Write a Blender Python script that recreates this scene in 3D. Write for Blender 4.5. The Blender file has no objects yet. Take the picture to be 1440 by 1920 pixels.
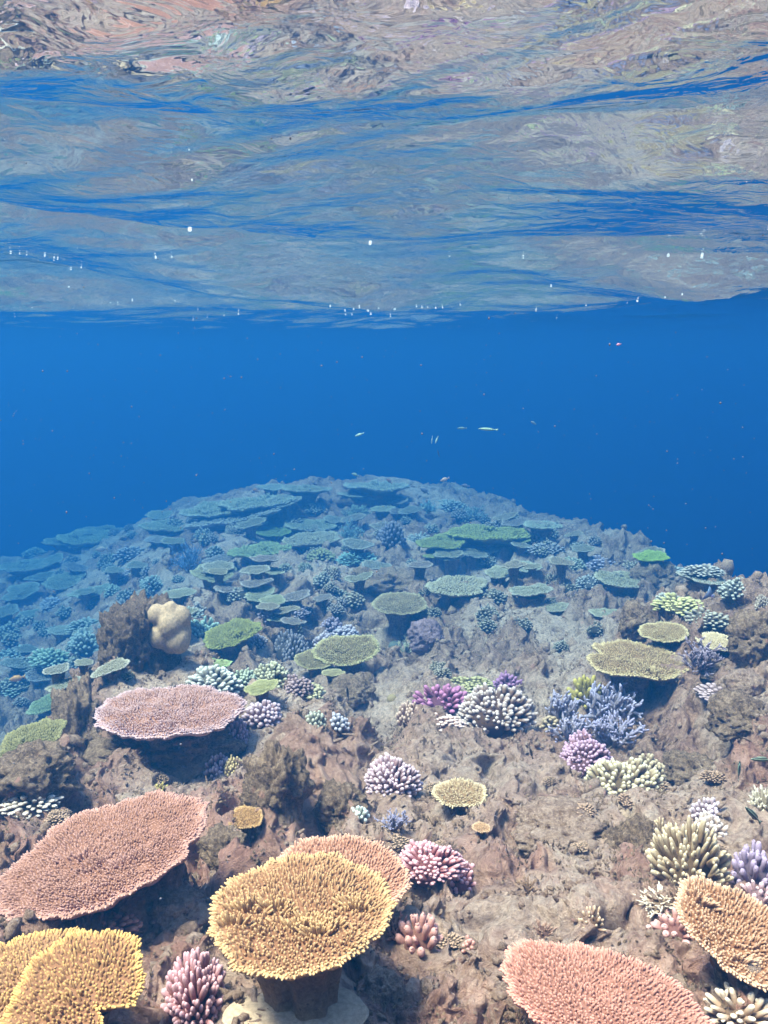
import bpy, math, random
import numpy as np
from mathutils import Vector, Matrix, Euler

# ------------------------------------------------------------------ camera, light, exposure
scene = bpy.context.scene
COL = scene.collection
F = 1768.0                       # focal length in pixels of the 1440 x 1920 frame
PITCH = math.radians(9.0)
cam_d = bpy.data.cameras.new("camera")
cam = bpy.data.objects.new("camera", cam_d)
COL.objects.link(cam)
cam.location = (0, 0, 0)
cam.rotation_euler = (math.radians(90) - PITCH, 0, 0)
cam_d.sensor_fit = 'VERTICAL'
cam_d.sensor_height = 24.0
cam_d.sensor_width = 18.0
cam_d.lens = 24.0 * F / 1920.0
cam_d.clip_start = 0.02
cam_d.clip_end = 400.0
cam_d.dof.use_dof = False
scene.camera = cam

SUN_DIR = Vector((-0.34, -0.22, 0.90)).normalized()      # towards the sun
world = bpy.data.worlds.new("World")
scene.world = world
world.use_nodes = True
wn = world.node_tree
wn.nodes.clear()
sky = wn.nodes.new('ShaderNodeTexSky')
sky.sky_type = 'NISHITA'
sky.sun_disc = False
sky.sun_elevation = math.asin(SUN_DIR.z)
sky.sun_rotation = math.atan2(SUN_DIR.x, SUN_DIR.y)
bg = wn.nodes.new('ShaderNodeBackground')
bg.inputs['Strength'].default_value = 0.15
wo = wn.nodes.new('ShaderNodeOutputWorld')
wn.links.new(sky.outputs[0], bg.inputs['Color'])
wn.links.new(bg.outputs[0], wo.inputs['Surface'])

sun_d = bpy.data.lights.new("sun", 'SUN')
sun_d.energy = 3.0
sun_d.angle = math.radians(16.0)
sun_d.color = (1.0, 0.88, 0.69)
sun = bpy.data.objects.new("sun", sun_d)
COL.objects.link(sun)
sun.rotation_euler = SUN_DIR.to_track_quat('Z', 'Y').to_euler()
sun.location = (0, 0, 30)

scene.view_settings.view_transform = 'Standard'
scene.view_settings.look = 'None'
scene.view_settings.gamma = 1.0
scene.view_settings.use_curve_mapping = False
scene.view_settings.exposure = 2.65
scene.render.engine = 'CYCLES'
scene.cycles.use_denoising = True
scene.cycles.max_bounces = 6
scene.cycles.diffuse_bounces = 3
scene.cycles.glossy_bounces = 3
scene.cycles.volume_bounces = 1
scene.cycles.transparent_max_bounces = 8
scene.cycles.sample_clamp_indirect = 4.0
scene.cycles.caustics_reflective = False
scene.cycles.caustics_refractive = False

# ------------------------------------------------------------------ noise in numpy
def _hash(ix, iy, seed):
    h = (ix.astype(np.int64) * 374761393 + iy.astype(np.int64) * 668265263 + seed * 1442695041) & 0xffffffff
    h = ((h ^ (h >> 13)) * 1274126177) & 0xffffffff
    h = ((h ^ (h >> 16)) * 2246822519) & 0xffffffff
    return (h ^ (h >> 15)) & 0xffffffff

def perlin(x, y, seed=0):
    x0 = np.floor(x); y0 = np.floor(y)
    fx = x - x0; fy = y - y0
    u = fx * fx * fx * (fx * (fx * 6 - 15) + 10); v = fy * fy * fy * (fy * (fy * 6 - 15) + 10)
    def g(i, j):
        a = _hash(x0 + i, y0 + j, seed) * (2 * math.pi / 4294967296.0)
        return np.cos(a) * (fx - i) + np.sin(a) * (fy - j)
    a = g(0, 0) * (1 - u) + g(1, 0) * u
    b = g(0, 1) * (1 - u) + g(1, 1) * u
    return (a * (1 - v) + b * v) * 1.45

def fbm(x, y, octv=4, seed=0, gain=0.5):
    s = np.zeros_like(x, dtype=float); a = 1.0
    for k in range(octv):
        s += a * perlin(x, y, seed + k * 17); a *= gain
        x = x * 2.03 + 3.1; y = y * 2.03 - 1.7
    return s

def worley(x, y, seed=0):
    x0 = np.floor(x); y0 = np.floor(y)
    best = np.full(np.shape(x), 9.0)
    for i in (-1, 0, 1):
        for j in (-1, 0, 1):
            a = _hash(x0 + i, y0 + j, seed) / 4294967296.0
            b = _hash(x0 + i, y0 + j, seed + 99) / 4294967296.0
            d = (x0 + i + a - x) ** 2 + (y0 + j + b - y) ** 2
            best = np.minimum(best, d)
    return np.sqrt(best)

def sstep(a, b, x):
    t = np.clip((x - a) / (b - a), 0, 1)
    return t * t * (3 - 2 * t)

# ------------------------------------------------------------------ pixel <-> world
CP, SP = math.cos(PITCH), math.sin(PITCH)
def ray(px, py):
    u = (px - 720.0) / F; v = (960.0 - py) / F
    return np.array([u, CP + v * SP, -SP + v * CP])     # depth along the view axis = 1

# ------------------------------------------------------------------ reef height
# spots where the ground rises or dips: x px, y px at base, Y, radius, dz
def _spot(px, py, Y):
    r = ray(px, py); t = Y / r[1]
    return r[0] * t
DIPS = []
def dip(px, Y, rx, ry, dz):
    DIPS.append(((px - 720.0) / F * Y * 1.0, Y, rx, ry, dz))
dip(690, 4.05, .22, .28, -.22)     # hollow under the olive table
dip(345, 5.3, .35, .45, -.22)
dip(690, 3.0, .12, .22, -.14)
dip(900, 5.2, .30, .28, -.18)
dip(560, 6.2, .30, .40, -.22)
dip(1230, 4.3, .28, .30, -.14)
dip(1300, 3.0, .22, .16, -.13)
dip(560, 2.2, .10, .10, -.07)
dip(470, 2.0, .14, .10, -.10)
dip(150, 1.75, .20, .10, -.12)
dip(900, 1.42, .12, .05, -.10)
dip(1290, 2.55, .18, .16, -.10)
dip(1330, 1.62, .14, .07, -.08)
dip(1120, 1.95, .20, .05, -.06)
dip(330, 2.55, .26, .14, -.10)
dip(330, 2.95, .34, .20, .16)      # rise that carries the pink table and the pillar
dip(180, 2.72, .16, .15, .13)
dip(520, 2.35, .22, .20, .10)
dip(1400, 3.1, .35, .50, .18)
dip(1240, 3.3, .25, .25, .08)
dip(1180, 2.2, .25, .12, .07)
dip(1080, 1.8, .20, .12, .05)
dip(700, 7.6, .7, .7, .16)
dip(460, 7.3, .9, .5, .14)
dip(1350, 3.9, .35, .25, .12)
dip(860, 4.3, .30, .20, .08)
dip(1060, 4.2, .35, .30, .06)

def macro0(X, Y):
    X = np.asarray(X, float); Y = np.asarray(Y, float)
    z = np.full(np.shape(X), -1.12)
    a = np.interp(Y, [0, 2.4, 3.2, 5, 8, 10], [1.2, 1.0, .86, .85, 1.0, 1.2])
    b = np.interp(Y, [0, 2.4, 3.2, 5, 8, 10], [2.6, 2.2, 1.75, 2.1, 3.6, 4.0])
    z = z - 0.72 * sstep(0, 1, (-X - a) / (b - a))
    z = z - 0.10 * np.clip(-X - 3.2, 0, 60)                      # keeps sinking to the far left
    # slightly bowl shaped middle
    z = z - 0.04 * np.exp(-((X - .2) / .9) ** 2 - ((Y - 3.6) / 1.3) ** 2)
    z = z + 0.12 * sstep(.55, 1.3, X) * np.exp(-((Y - 3.1) / 1.2) ** 2)
    # the edge of the reef: beyond this line the ground falls away
    ymax = np.interp(X, [-40, -8, -3.6, -1.7, -.4, .3, .8, 1.15, 1.45, 1.6, 1.75, 2.2, 40],
                     [8.7, 8.7, 8.7, 8.25, 8.2, 8.2, 7.7, 7.1, 6.2, 5.3, 4.1, 2.0, -20])
    d = np.clip((Y - ymax), 0, 200)
    z = z - 0.9 * (np.sqrt(d * d + .25) - .5) * 0.9
    zmin = -9.0
    z = np.where(z < -3, -3 + (zmin + 3) * (1 - np.exp((z + 3) / 6.0)), z)
    for (cx, cy, rx, ry, dz) in DIPS:
        z = z + dz * np.exp(-((X - cx) / rx) ** 2 - ((Y - cy) / ry) ** 2)
    return z

# the reef lies close under the camera and sinks slowly with distance
HY = np.array([-60, .5, .95, 1.5, 2.3, 3.5, 5.5, 8.5, 11.5, 60])
HH = np.array([.58, .58, .64, .75, .91, 1.10, 1.28, 1.42, 1.52, 1.60])
def scl(Y): return np.interp(Y, HY, HH) / 1.12
_yt = np.linspace(.3, 16, 2000); _yo = _yt / scl(_yt)
def far_y(Yo): return np.interp(Yo, _yo, _yt)

def sand0(X, Y):
    m = fbm(X * 1.7 + 7.3, Y * 1.7 + 2.2, 4, 41)
    m = sstep(.0, .35, m)
    for (px, Yc, rx, ry) in ((600, 5.0, .35, .6), (860, 2.35, .25, .25), (1000, 1.75, .35, .22), (730, 3.2, .3, .3), (900, 2.55, .3, .15)):
        cx = (px - 720) / F * Yc
        m = np.maximum(m, np.exp(-((X - cx) / rx) ** 2 - ((Y - Yc) / ry) ** 2))
    return m

def sand_mask(X, Y):
    s = scl(Y); return sand0(X / s, Y / s)
def height(X, Y):
    s = scl(np.asarray(Y, float)); return s * height0(X / s, Y / s)
def height0(X, Y):
    X = np.asarray(X, float); Y = np.asarray(Y, float)
    z = macro0(X, Y)
    s = sand0(X, Y)
    k = 1 - .62 * s
    wx = X + .06 * perlin(X * 4, Y * 4, 5); wy = Y + .06 * perlin(X * 4 + 9, Y * 4, 6)
    z = z + .07 * fbm(X * .9 + 1, Y * .9, 2, 11)
    k = k * (1 - .5 * sstep(4.8, 6.6, Y))
    bil = np.abs(perlin(wx * 2.6, wy * 2.6, 21))
    z = z + k * (.16 * bil - .04)
    bil2 = np.abs(perlin(wx * 6.5, wy * 6.5, 22))
    z = z + k * (.10 * bil2 - .025)
    w = worley(wx * 9.0, wy * 9.0, 31)
    z = z + k * .065 * (sstep(.1, .75, w) - .6)
    wh = worley(wx * 4.3, wy * 4.3, 37)                     # burrows and holes
    z = z - .085 * (1 - sstep(.05, .17, wh))
    w2 = worley(wx * 21.0, wy * 21.0, 32)
    z = z - (.3 + .7 * k) * .026 * (1 - sstep(.05, .45, w2))
    z = z + (.35 + .65 * k) * (.024 * fbm(X * 13, Y * 13, 3, 51) + .010 * np.abs(perlin(X * 34, Y * 34, 55)) + .008 * fbm(X * 60, Y * 60, 2, 61))
    w3 = worley(X * 48.0, Y * 48.0, 33)
    z = z - (.35 + .65 * k) * .009 * (1 - sstep(.08, .42, w3))
    return z

# look-up table so that things can be stood on the ground quickly
GX = np.linspace(-8, 6, 1401); GY = np.linspace(.4, 14, 1361)
_gx, _gy = np.meshgrid(GX, GY)
GZ = height(_gx, _gy)
def ground(x, y):
    i = (x - GX[0]) / (GX[1] - GX[0]); j = (y - GY[0]) / (GY[1] - GY[0])
    i = min(max(i, 0), len(GX) - 2.001); j = min(max(j, 0), len(GY) - 2.001)
    i0, j0 = int(i), int(j); a, b = i - i0, j - j0
    return float((GZ[j0, i0] * (1 - a) + GZ[j0, i0 + 1] * a) * (1 - b) + (GZ[j0 + 1, i0] * (1 - a) + GZ[j0 + 1, i0 + 1] * a) * b)
def gmin(x, y, r):
    return min(ground(x + r * math.cos(t), y + r * math.sin(t)) for t in (0, .8, 1.6, 2.4, 3.1, 3.9, 4.7, 5.5))

def at(px, py, raise_=0.0, start=.6):
    """first point along the pixel's ray that is raise_ above the reef"""
    r = ray(px, py); d = start
    while d < 14:
        p = r * d
        if p[2] <= ground(p[0], p[1]) + raise_ * float(scl(p[1])):
            return r * d, d
        d += .01
    return at(px, py + 5, raise_, start)      # the ray passed over the crest: stand it on the crest

# ------------------------------------------------------------------ mesh helpers
class MB:
    def __init__(s):
        s.V = []; s.Q = []; s.T = []; s.A = []; s.n = 0
    def add(s, V, Q=None, T=None, tip=0.0):
        V = np.asarray(V, float).reshape(-1, 3)
        s.V.append(V)
        s.A.append(np.broadcast_to(np.asarray(tip, float), (len(V),)).copy())
        if Q is not None and len(Q): s.Q.append(np.asarray(Q, int).reshape(-1, 4) + s.n)
        if T is not None and len(T): s.T.append(np.asarray(T, int).reshape(-1, 3) + s.n)
        s.n += len(V)
    def mesh(s, name, smooth=True):
        V = np.concatenate(s.V); A = np.concatenate(s.A)
        Q = np.concatenate(s.Q) if s.Q else np.zeros((0, 4), int)
        T = np.concatenate(s.T) if s.T else np.zeros((0, 3), int)
        me = bpy.data.meshes.new(name)
        me.vertices.add(len(V)); me.vertices.foreach_set('co', V.astype(np.float32).ravel())
        nl = len(Q) * 4 + len(T) * 3
        me.loops.add(nl)
        me.loops.foreach_set('vertex_index', np.concatenate([Q.ravel(), T.ravel()]).astype(np.int32))
        me.polygons.add(len(Q) + len(T))
        st = np.concatenate([np.arange(len(Q)) * 4, len(Q) * 4 + np.arange(len(T)) * 3]).astype(np.int32)
        me.polygons.foreach_set('loop_start', st)
        me.polygons.foreach_set('use_smooth', np.full(len(Q) + len(T), smooth))
        me.update(calc_edges=True)
        at_ = me.attributes.new('tip', 'FLOAT', 'POINT')
        at_.data.foreach_set('value', A.astype(np.float32))
        me.validate()
        return me

def link(name, me, mat, parent=None):
    o = bpy.data.objects.new(name, me)
    COL.objects.link(o)
    if mat is not None:
        if len(me.materials) == 0: me.materials.append(None)
        o.material_slots[0].link = 'OBJECT'
        o.material_slots[0].material = mat
    if parent is not None: o.parent = parent
    return o
def tag(o, label=None, cat=None, group=None, kind=None):
    if label: o['label'] = label
    if cat: o['category'] = cat
    if group: o['group'] = group
    if kind: o['kind'] = kind
    return o
def empty(name, loc, rz=0.0):
    o = bpy.data.objects.new(name, None)
    o.empty_display_size = .05
    COL.objects.link(o)
    o.location = loc; o.rotation_euler = (0, 0, rz)
    return o

def frames(D):
    D = D / np.linalg.norm(D, axis=1, keepdims=True)
    ref = np.where(np.abs(D[:, 2:3]) < .9, np.array([[0, 0, 1.0]]), np.array([[1.0, 0, 0]]))
    U = np.cross(ref, D); U /= np.linalg.norm(U, axis=1, keepdims=True)
    W = np.cross(D, U)
    return D, U, W
def nubs(mb, P, D, L, R, sides=6, ts=(-.2, .5, .85), pr=(1.1, .95, .62), tipbase=0.0, tipamt=1.0, tpow=1.6, rnd=None):
    """many small rounded fingers at once"""
    P = np.asarray(P, float); n = len(P)
    if n == 0: return
    D, U, W = frames(np.asarray(D, float))
    L = np.broadcast_to(L, (n,)); R = np.broadcast_to(R, (n,)); tipbase = np.broadcast_to(tipbase, (n,))
    ph = np.arange(sides) * 2 * math.pi / sides
    m = len(ts)
    V = np.zeros((n, m * sides + 1, 3)); A = np.zeros((n, m * sides + 1))
    for k, (t, p) in enumerate(zip(ts, pr)):
        c = P + D * (L * t)[:, None]
        ring = c[:, None, :] + (U[:, None, :] * np.cos(ph)[None, :, None] + W[:, None, :] * np.sin(ph)[None, :, None]) * (R * p)[:, None, None]
        V[:, k * sides:(k + 1) * sides] = ring
        A[:, k * sides:(k + 1) * sides] = (tipbase + tipamt * max(t, 0) ** tpow)[:, None]
    V[:, -1] = P + D * L[:, None]; A[:, -1] = tipbase + tipamt
    q = []
    for k in range(m - 1):
        for i in range(sides):
            j = (i + 1) % sides
            q.append((k * sides + i, k * sides + j, (k + 1) * sides + j, (k + 1) * sides + i))
    t3 = [((m - 1) * sides + i, (m - 1) * sides + (i + 1) % sides, m * sides) for i in range(sides)]
    off = (np.arange(n) * (m * sides + 1))[:, None, None]
    mb.add(V.reshape(-1, 3), (np.array(q)[None] + off).reshape(-1, 4), (np.array(t3)[None] + off).reshape(-1, 3), np.clip(A.ravel(), 0, 1))

def tube(mb, pts, rads, sides=7, tips=None):
    """one bent tapering branch with a rounded end"""
    pts = np.asarray(pts, float); n = len(pts)
    d = np.gradient(pts, axis=0)
    D, U, W = frames(d)
    for i in range(1, n):                       # keep the frame from twisting
        U[i] = U[i - 1] - D[i] * np.dot(U[i - 1], D[i]); U[i] /= np.linalg.norm(U[i]); W[i] = np.cross(D[i], U[i])
    ph = np.arange(sides) * 2 * math.pi / sides
    V = pts[:, None] + (U[:, None] * np.cos(ph)[None, :, None] + W[:, None] * np.sin(ph)[None, :, None]) * np.asarray(rads)[:, None, None]
    V = np.concatenate([V.reshape(-1, 3), [pts[-1] + D[-1] * rads[-1] * .7]])
    q = [(k * sides + i, k * sides + (i + 1) % sides, (k + 1) * sides + (i + 1) % sides, (k + 1) * sides + i) for k in range(n - 1) for i in range(sides)]
    t = [((n - 1) * sides + i, (n - 1) * sides + (i + 1) % sides, n * sides) for i in range(sides)]
    tips = np.zeros(n) if tips is None else np.asarray(tips)
    mb.add(V, q, t, np.concatenate([np.repeat(tips, sides), [tips[-1]]]))

# ------------------------------------------------------------------ materials
def lin(c):
    return tuple(((v / 255.0) / 12.92 if v / 255.0 <= .04045 else ((v / 255.0 + .055) / 1.055) ** 2.4) for v in c)
def new_mat(name):
    m = bpy.data.materials.new(name); m.use_nodes = True
    nt = m.node_tree; nt.nodes.clear()
    out = nt.nodes.new('ShaderNodeOutputMaterial')
    return m, nt, out
def N(nt, typ, **kw):
    n = nt.nodes.new(typ)
    for k, v in kw.items():
        if k in ('inputs',):
            for a, b in v.items(): n.inputs[a].default_value = b
        else: setattr(n, k, v)
    return n
def mixc(nt, fac, a, b, blend='MIX'):
    n = nt.nodes.new('ShaderNodeMix'); n.data_type = 'RGBA'; n.blend_type = blend
    for sock, v in ((n.inputs[0], fac), (n.inputs[6], a), (n.inputs[7], b)):
        if hasattr(v, 'is_linked') or hasattr(v, 'links'): nt.links.new(v, sock)
        elif isinstance(v, (int, float)): sock.default_value = v
        else: sock.default_value = (*v, 1.0)
    return n.outputs[2]
def ramp(nt, src, stops):
    r = nt.nodes.new('ShaderNodeValToRGB')
    nt.links.new(src, r.inputs[0])
    e = r.color_ramp.elements
    while len(e) < len(stops): e.new(.5)
    for el, (p, c) in zip(e, stops):
        el.position = p; el.color = (*c, 1.0) if not isinstance(c, (int, float)) else (c, c, c, 1.0)
    return r.outputs[0]

ALB = .78
_cm = {}
def coral_mat(col, tip=None, amt=1.0, scale=1.0, patch=.4):
    tip = tip or tuple(min(255, int(v * .45 + 255 * .55)) for v in col)
    key = (tuple(col), tuple(tip), amt, scale, patch)
    if key in _cm: return _cm[key]
    m, nt, out = new_mat("coral_skin")
    b = N(nt, 'ShaderNodeBsdfPrincipled')
    b.inputs['Roughness'].default_value = .85
    b.inputs['Specular IOR Level'].default_value = .15
    g_ = sum(col) / 3; col = tuple(g_ + (v - g_) * .78 for v in col); col = (col[0], col[1] * .98, col[2] * .90); tip = (tip[0], tip[1] * .98, tip[2] * .93)
    c = tuple(v * ALB for v in lin(col)); t = tuple(min(.82, v * ALB * 1.05) for v in lin(tip))
    tc = N(nt, 'ShaderNodeTexCoord')
    n1 = N(nt, 'ShaderNodeTexNoise', inputs={'Scale': 11.0 * scale, 'Detail': 4.0, 'Roughness': .65})
    nt.links.new(tc.outputs['Object'], n1.inputs['Vector'])
    f1 = ramp(nt, n1.outputs[0], [(.36, 0.0), (.66, 1.0)])
    dark = tuple(v * .42 for v in c); lite = tuple(min(.85, v * 1.15) for v in c)
    base = mixc(nt, f1, dark, lite)
    base = mixc(nt, patch, c, base)
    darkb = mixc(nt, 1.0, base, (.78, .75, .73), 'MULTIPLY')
    at_ = N(nt, 'ShaderNodeAttribute', attribute_name='tip')
    n2 = N(nt, 'ShaderNodeTexNoise', inputs={'Scale': 3.0 * scale, 'Detail': 3.0})
    nt.links.new(tc.outputs['Object'], n2.inputs['Vector'])
    ma = N(nt, 'ShaderNodeMath', operation='MULTIPLY'); nt.links.new(at_.outputs['Fac'], ma.inputs[0])
    mr = N(nt, 'ShaderNodeMapRange', inputs={1: .3, 2: .7, 3: .65 * amt, 4: 1.0 * amt})
    nt.links.new(n2.outputs[0], mr.inputs[0]); nt.links.new(mr.outputs[0], ma.inputs[1])
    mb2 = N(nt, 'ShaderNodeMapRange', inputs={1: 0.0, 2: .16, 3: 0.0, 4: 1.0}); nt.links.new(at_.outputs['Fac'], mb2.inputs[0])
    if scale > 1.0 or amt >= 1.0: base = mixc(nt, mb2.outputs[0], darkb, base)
    colr = mixc(nt, ma.outputs[0], base, t)
    nt.links.new(colr, b.inputs['Base Color'])
    n3 = N(nt, 'ShaderNodeTexNoise', inputs={'Scale': 90.0 * scale, 'Detail': 3.0})
    nt.links.new(tc.outputs['Object'], n3.inputs['Vector'])
    bp = N(nt, 'ShaderNodeBump', inputs={'Strength': .35, 'Distance': .01})
    nt.links.new(n3.outputs[0], bp.inputs['Height']); nt.links.new(bp.outputs[0], b.inputs['Normal'])
    nt.links.new(b.outputs[0], out.inputs['Surface'])
    _cm[key] = m
    return m

def rock_mat(name, tones, s=1.0, bump=.02, sand=None, pits=True):
    """tones: five albedo colours from dark to light; mottled turf, crusts and bare rock"""
    m, nt, out = new_mat(name)
    b = N(nt, 'ShaderNodeBsdfPrincipled'); b.inputs['Roughness'].default_value = .92
    b.inputs['Specular IOR Level'].default_value = .1
    tc = N(nt, 'ShaderNodeTexCoord'); co = tc.outputs['Object']
    def noise(sc, det, rough=.6, dist=0.0):
        n = N(nt, 'ShaderNodeTexNoise', inputs={'Scale': sc * s, 'Detail': det, 'Roughness': rough, 'Distortion': dist})
        nt.links.new(co, n.inputs['Vector']); return n.outputs[0]
    big = noise(2.1, 6, .7, .4); mid = noise(17, 8, .8, .5); fine = noise(100, 6, .75)
    c1 = ramp(nt, mid, [(.33, tones[0]), (.43, tones[1]), (.51, tones[2]), (.59, tones[3]), (.71, tones[4])])
    c2 = ramp(nt, fine, [(.32, tones[0]), (.46, tones[1]), (.57, tones[3]), (.70, tones[4])])
    c = mixc(nt, .5, c1, c2)
    fb = ramp(nt, big, [(.42, 0.0), (.58, 1.0)])
    c = mixc(nt, fb, c, mixc(nt, .35, c, tones[3]))
    v = N(nt, 'ShaderNodeTexVoronoi', inputs={'Scale': 17.0 * s, 'Randomness': 1.0}); nt.links.new(co, v.inputs['Vector'])
    spots = ramp(nt, v.outputs['Distance'], [(.10, 1.0), (.22, 0.0)])
    pk = noise(1.4, 3)
    sp2 = N(nt, 'ShaderNodeMath', operation='MULTIPLY'); nt.links.new(spots, sp2.inputs[0]); nt.links.new(ramp(nt, pk, [(.45, 0.0), (.6, .8)]), sp2.inputs[1])
    c = mixc(nt, sp2.outputs[0], c, tones[5] if len(tones) > 5 else tones[4])
    vd = N(nt, 'ShaderNodeTexVoronoi', inputs={'Scale': 62.0 * s, 'Randomness': 1.0}); nt.links.new(co, vd.inputs['Vector'])
    vm = N(nt, 'ShaderNodeMath', operation='MULTIPLY'); nt.links.new(ramp(nt, vd.outputs['Distance'], [(.12, 1.0), (.26, 0.0)]), vm.inputs[0]); nt.links.new(ramp(nt, noise(6, 3), [(.45, 0.0), (.58, .8)]), vm.inputs[1])
    c = mixc(nt, vm.outputs[0], c, tones[0])
    if sand is not None:
        # pink coralline crust, richest on the shallow near part of the reef
        sy = N(nt, 'ShaderNodeSeparateXYZ'); nt.links.new(co, sy.inputs[0])
        my = N(nt, 'ShaderNodeMapRange', inputs={1: 3.0, 2: 1.0, 3: .2, 4: 1.0}); nt.links.new(sy.outputs['Y'], my.inputs[0])
        mp_ = N(nt, 'ShaderNodeMath', operation='MULTIPLY'); nt.links.new(my.outputs[0], mp_.inputs[0]); nt.links.new(ramp(nt, noise(4.5, 6, .75), [(.36, .25), (.6, 1.0)]), mp_.inputs[1])
        pk2 = ramp(nt, mid, [(.32, (.15, .062, .045)), (.5, (.50, .25, .185)), (.68, (.76, .46, .36))])
        c = mixc(nt, mp_.outputs[0], c, pk2)
        at_ = N(nt, 'ShaderNodeAttribute', attribute_name='tip')
        sm = N(nt, 'ShaderNodeMath', operation='MULTIPLY'); nt.links.new(at_.outputs['Fac'], sm.inputs[0]); nt.links.new(ramp(nt, mid, [(.35, .2), (.6, 1.0)]), sm.inputs[1])
        sc = ramp(nt, fine, [(.3, tuple(v * .4 for v in sand)), (.55, sand), (.8, tuple(v * 1.25 for v in sand))])
        c = mixc(nt, sm.outputs[0], c, sc)
    nt.links.new(c, b.inputs['Base Color'])
    h = N(nt, 'ShaderNodeMath', operation='ADD'); nt.links.new(mid, h.inputs[0])
    h2 = N(nt, 'ShaderNodeMath', operation='MULTIPLY', inputs={1: .45}); nt.links.new(fine, h2.inputs[0]); nt.links.new(h2.outputs[0], h.inputs[1])
    bp = N(nt, 'ShaderNodeBump', inputs={'Strength': 1.0, 'Distance': bump * 1.6 / s}); nt.links.new(h.outputs[0], bp.inputs['Height'])
    nt.links.new(bp.outputs[0], b.inputs['Normal'])
    nt.links.new(b.outputs[0], out.inputs['Surface'])
    return m

TONES = [(.045, .026, .018), (.15, .088, .060), (.34, .215, .145), (.52, .35, .245), (.72, .54, .41), (.55, .25, .20)]
M_REEF = rock_mat("reef_rock", TONES, sand=(.66, .48, .365))
M_ROCK = rock_mat("turf_rock", [(.03, .018, .012), (.11, .066, .042), (.26, .165, .108), (.44, .30, .20), (.72, .56, .41), (.52, .26, .19)], s=1.6)
M_PILLAR = rock_mat('pillar_rock', [(.018, .011, .008), (.06, .037, .024), (.14, .09, .058), (.27, .185, .125), (.60, .48, .36), (.32, .17, .13)], s=2.4)
M_RUBBLE = rock_mat("rubble_rock", [(.08, .046, .032), (.22, .13, .09), (.38, .245, .175), (.52, .36, .265), (.72, .56, .44), (.58, .28, .24)], s=2.0)
M_TAN = rock_mat('stalk_tan', [(.16, .085, .04), (.30, .17, .085), (.42, .25, .13), (.52, .33, .18), (.6, .42, .26), (.5, .3, .2)], s=2.5)
M_STALK = coral_mat((120, 92, 62), (150, 120, 80), .5)

# ------------------------------------------------------------------ the reef floor
def grid_mesh(xs_u, ys, wfun, zfun, name, tipfun=None, warp=None):
    U, Y = np.meshgrid(xs_u, ys)
    X = U * wfun(Y)
    Z = zfun(X, Y)
    tip = tipfun(X, Y) if tipfun is not None else np.zeros_like(X)
    if warp is not None: X, Y, Z = warp(X, Y, Z)
    ny, nx = X.shape
    idx = np.arange(nx * ny).reshape(ny, nx)
    Q = np.stack([idx[:-1, :-1], idx[:-1, 1:], idx[1:, 1:], idx[1:, :-1]], -1).reshape(-1, 4)
    mb = MB(); mb.add(np.stack([X, Y, Z], -1).reshape(-1, 3), Q, None, tip.ravel())
    return mb.mesh(name)

core = np.linspace(-1, 1, 760)
outer = np.array([1.03, 1.08, 1.15, 1.25, 1.4, 1.6, 1.9, 2.3, 3, 4, 6, 9, 14, 22, 40])
us = np.concatenate([-outer[::-1], core, outer])
ys = np.concatenate([np.linspace(-64, -4, 12), np.linspace(-3.5, .6, 90), np.exp(np.linspace(math.log(.62), math.log(14.5), 820)), np.exp(np.linspace(math.log(14.8), math.log(64), 40))])
def wf(Y): return .47 * np.maximum(Y, .6) + .2
def warp(X, Y, Z):
    q = scl(Y); X0, Y0, Z0 = X / q, Y / q, Z / q
    a = .035 * q * fbm(X0 * 7 + 3, Y0 * 7 + Z0 * 9, 3, 71); b = .035 * q * fbm(X0 * 7 - 5, Y0 * 7 + Z0 * 9 + 4, 3, 72)
    return X + a * .8, Y + b * .9, Z
reef = link("reef_ground", grid_mesh(us, ys, wf, height, "reef_ground", sand_mask, warp), M_REEF)
tag(reef, kind='structure')

# ------------------------------------------------------------------ the water surface seen from below
def surf(X, Y):
    z = np.full(np.shape(X), .31)
    wx = X + .25 * perlin(X * .8, Y * .8, 83); wy = Y + .30 * perlin(X * .8 + 5, Y * .8, 84)
    # hanging trough that ends the visible surface, and swell whose fronts curve away on both sides
    z = z - .11 * np.exp(-((wy - 3.9 + .12 * wx + .1 * np.clip(X, 0, 3) ** 2) / .75) ** 2)
    bw = np.sqrt(X * X + .08) * (.42 + .33 * sstep(.35, -.35, X))
    z = z + (.042 + .005 * sstep(1.9, 1.0, Y)) * np.sin(2 * math.pi * (wy + bw) / 1.25 + 5.6) * (1 - .5 * sstep(2.6, 4.5, Y))
    z = z + .014 * np.sin(2 * math.pi * (wy * .95 - wx * .28) / .58 + 1.0) * (.6 + .6 * perlin(X * .9 + 3, Y * .9, 60))
    z = z + .026 * fbm(wx * .9, wy * 1.2, 2, 187)
    z = z + .045 * sstep(.3, -.9, X) * np.clip(Y - 1.3, -1.0, 1.2) * sstep(4.0, 2.0, Y)
    near = sstep(2.6, .8, Y)
    z = z + .011 * fbm(wx * 2.6 + wy * .6, wy * 4.2, 2, 91, .5)
    z = z + (.0022 + .0020 * near) * perlin(wx * 9 + 2 * perlin(wx * 2, wy * 2, 96), wy * 11, 95)
    z = z + .0009 * fbm(wx * 17, wy * 22, 2, 97) * (.5 + sstep(-.3, .5, perlin(wx * 1.1, wy * 1.6, 98)))
    return z
us2 = np.concatenate([-outer[::-1], np.linspace(-1, 1, 520), outer])
ys2 = np.concatenate([np.linspace(-42, -2, 12), np.linspace(-1.8, .5, 80), np.exp(np.linspace(math.log(.51), math.log(9), 760)), np.exp(np.linspace(math.log(9.3), math.log(42), 60))])
m_w, nt, out = new_mat("water_surface")
fr = N(nt, 'ShaderNodeFresnel', inputs={'IOR': 1.33})
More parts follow.
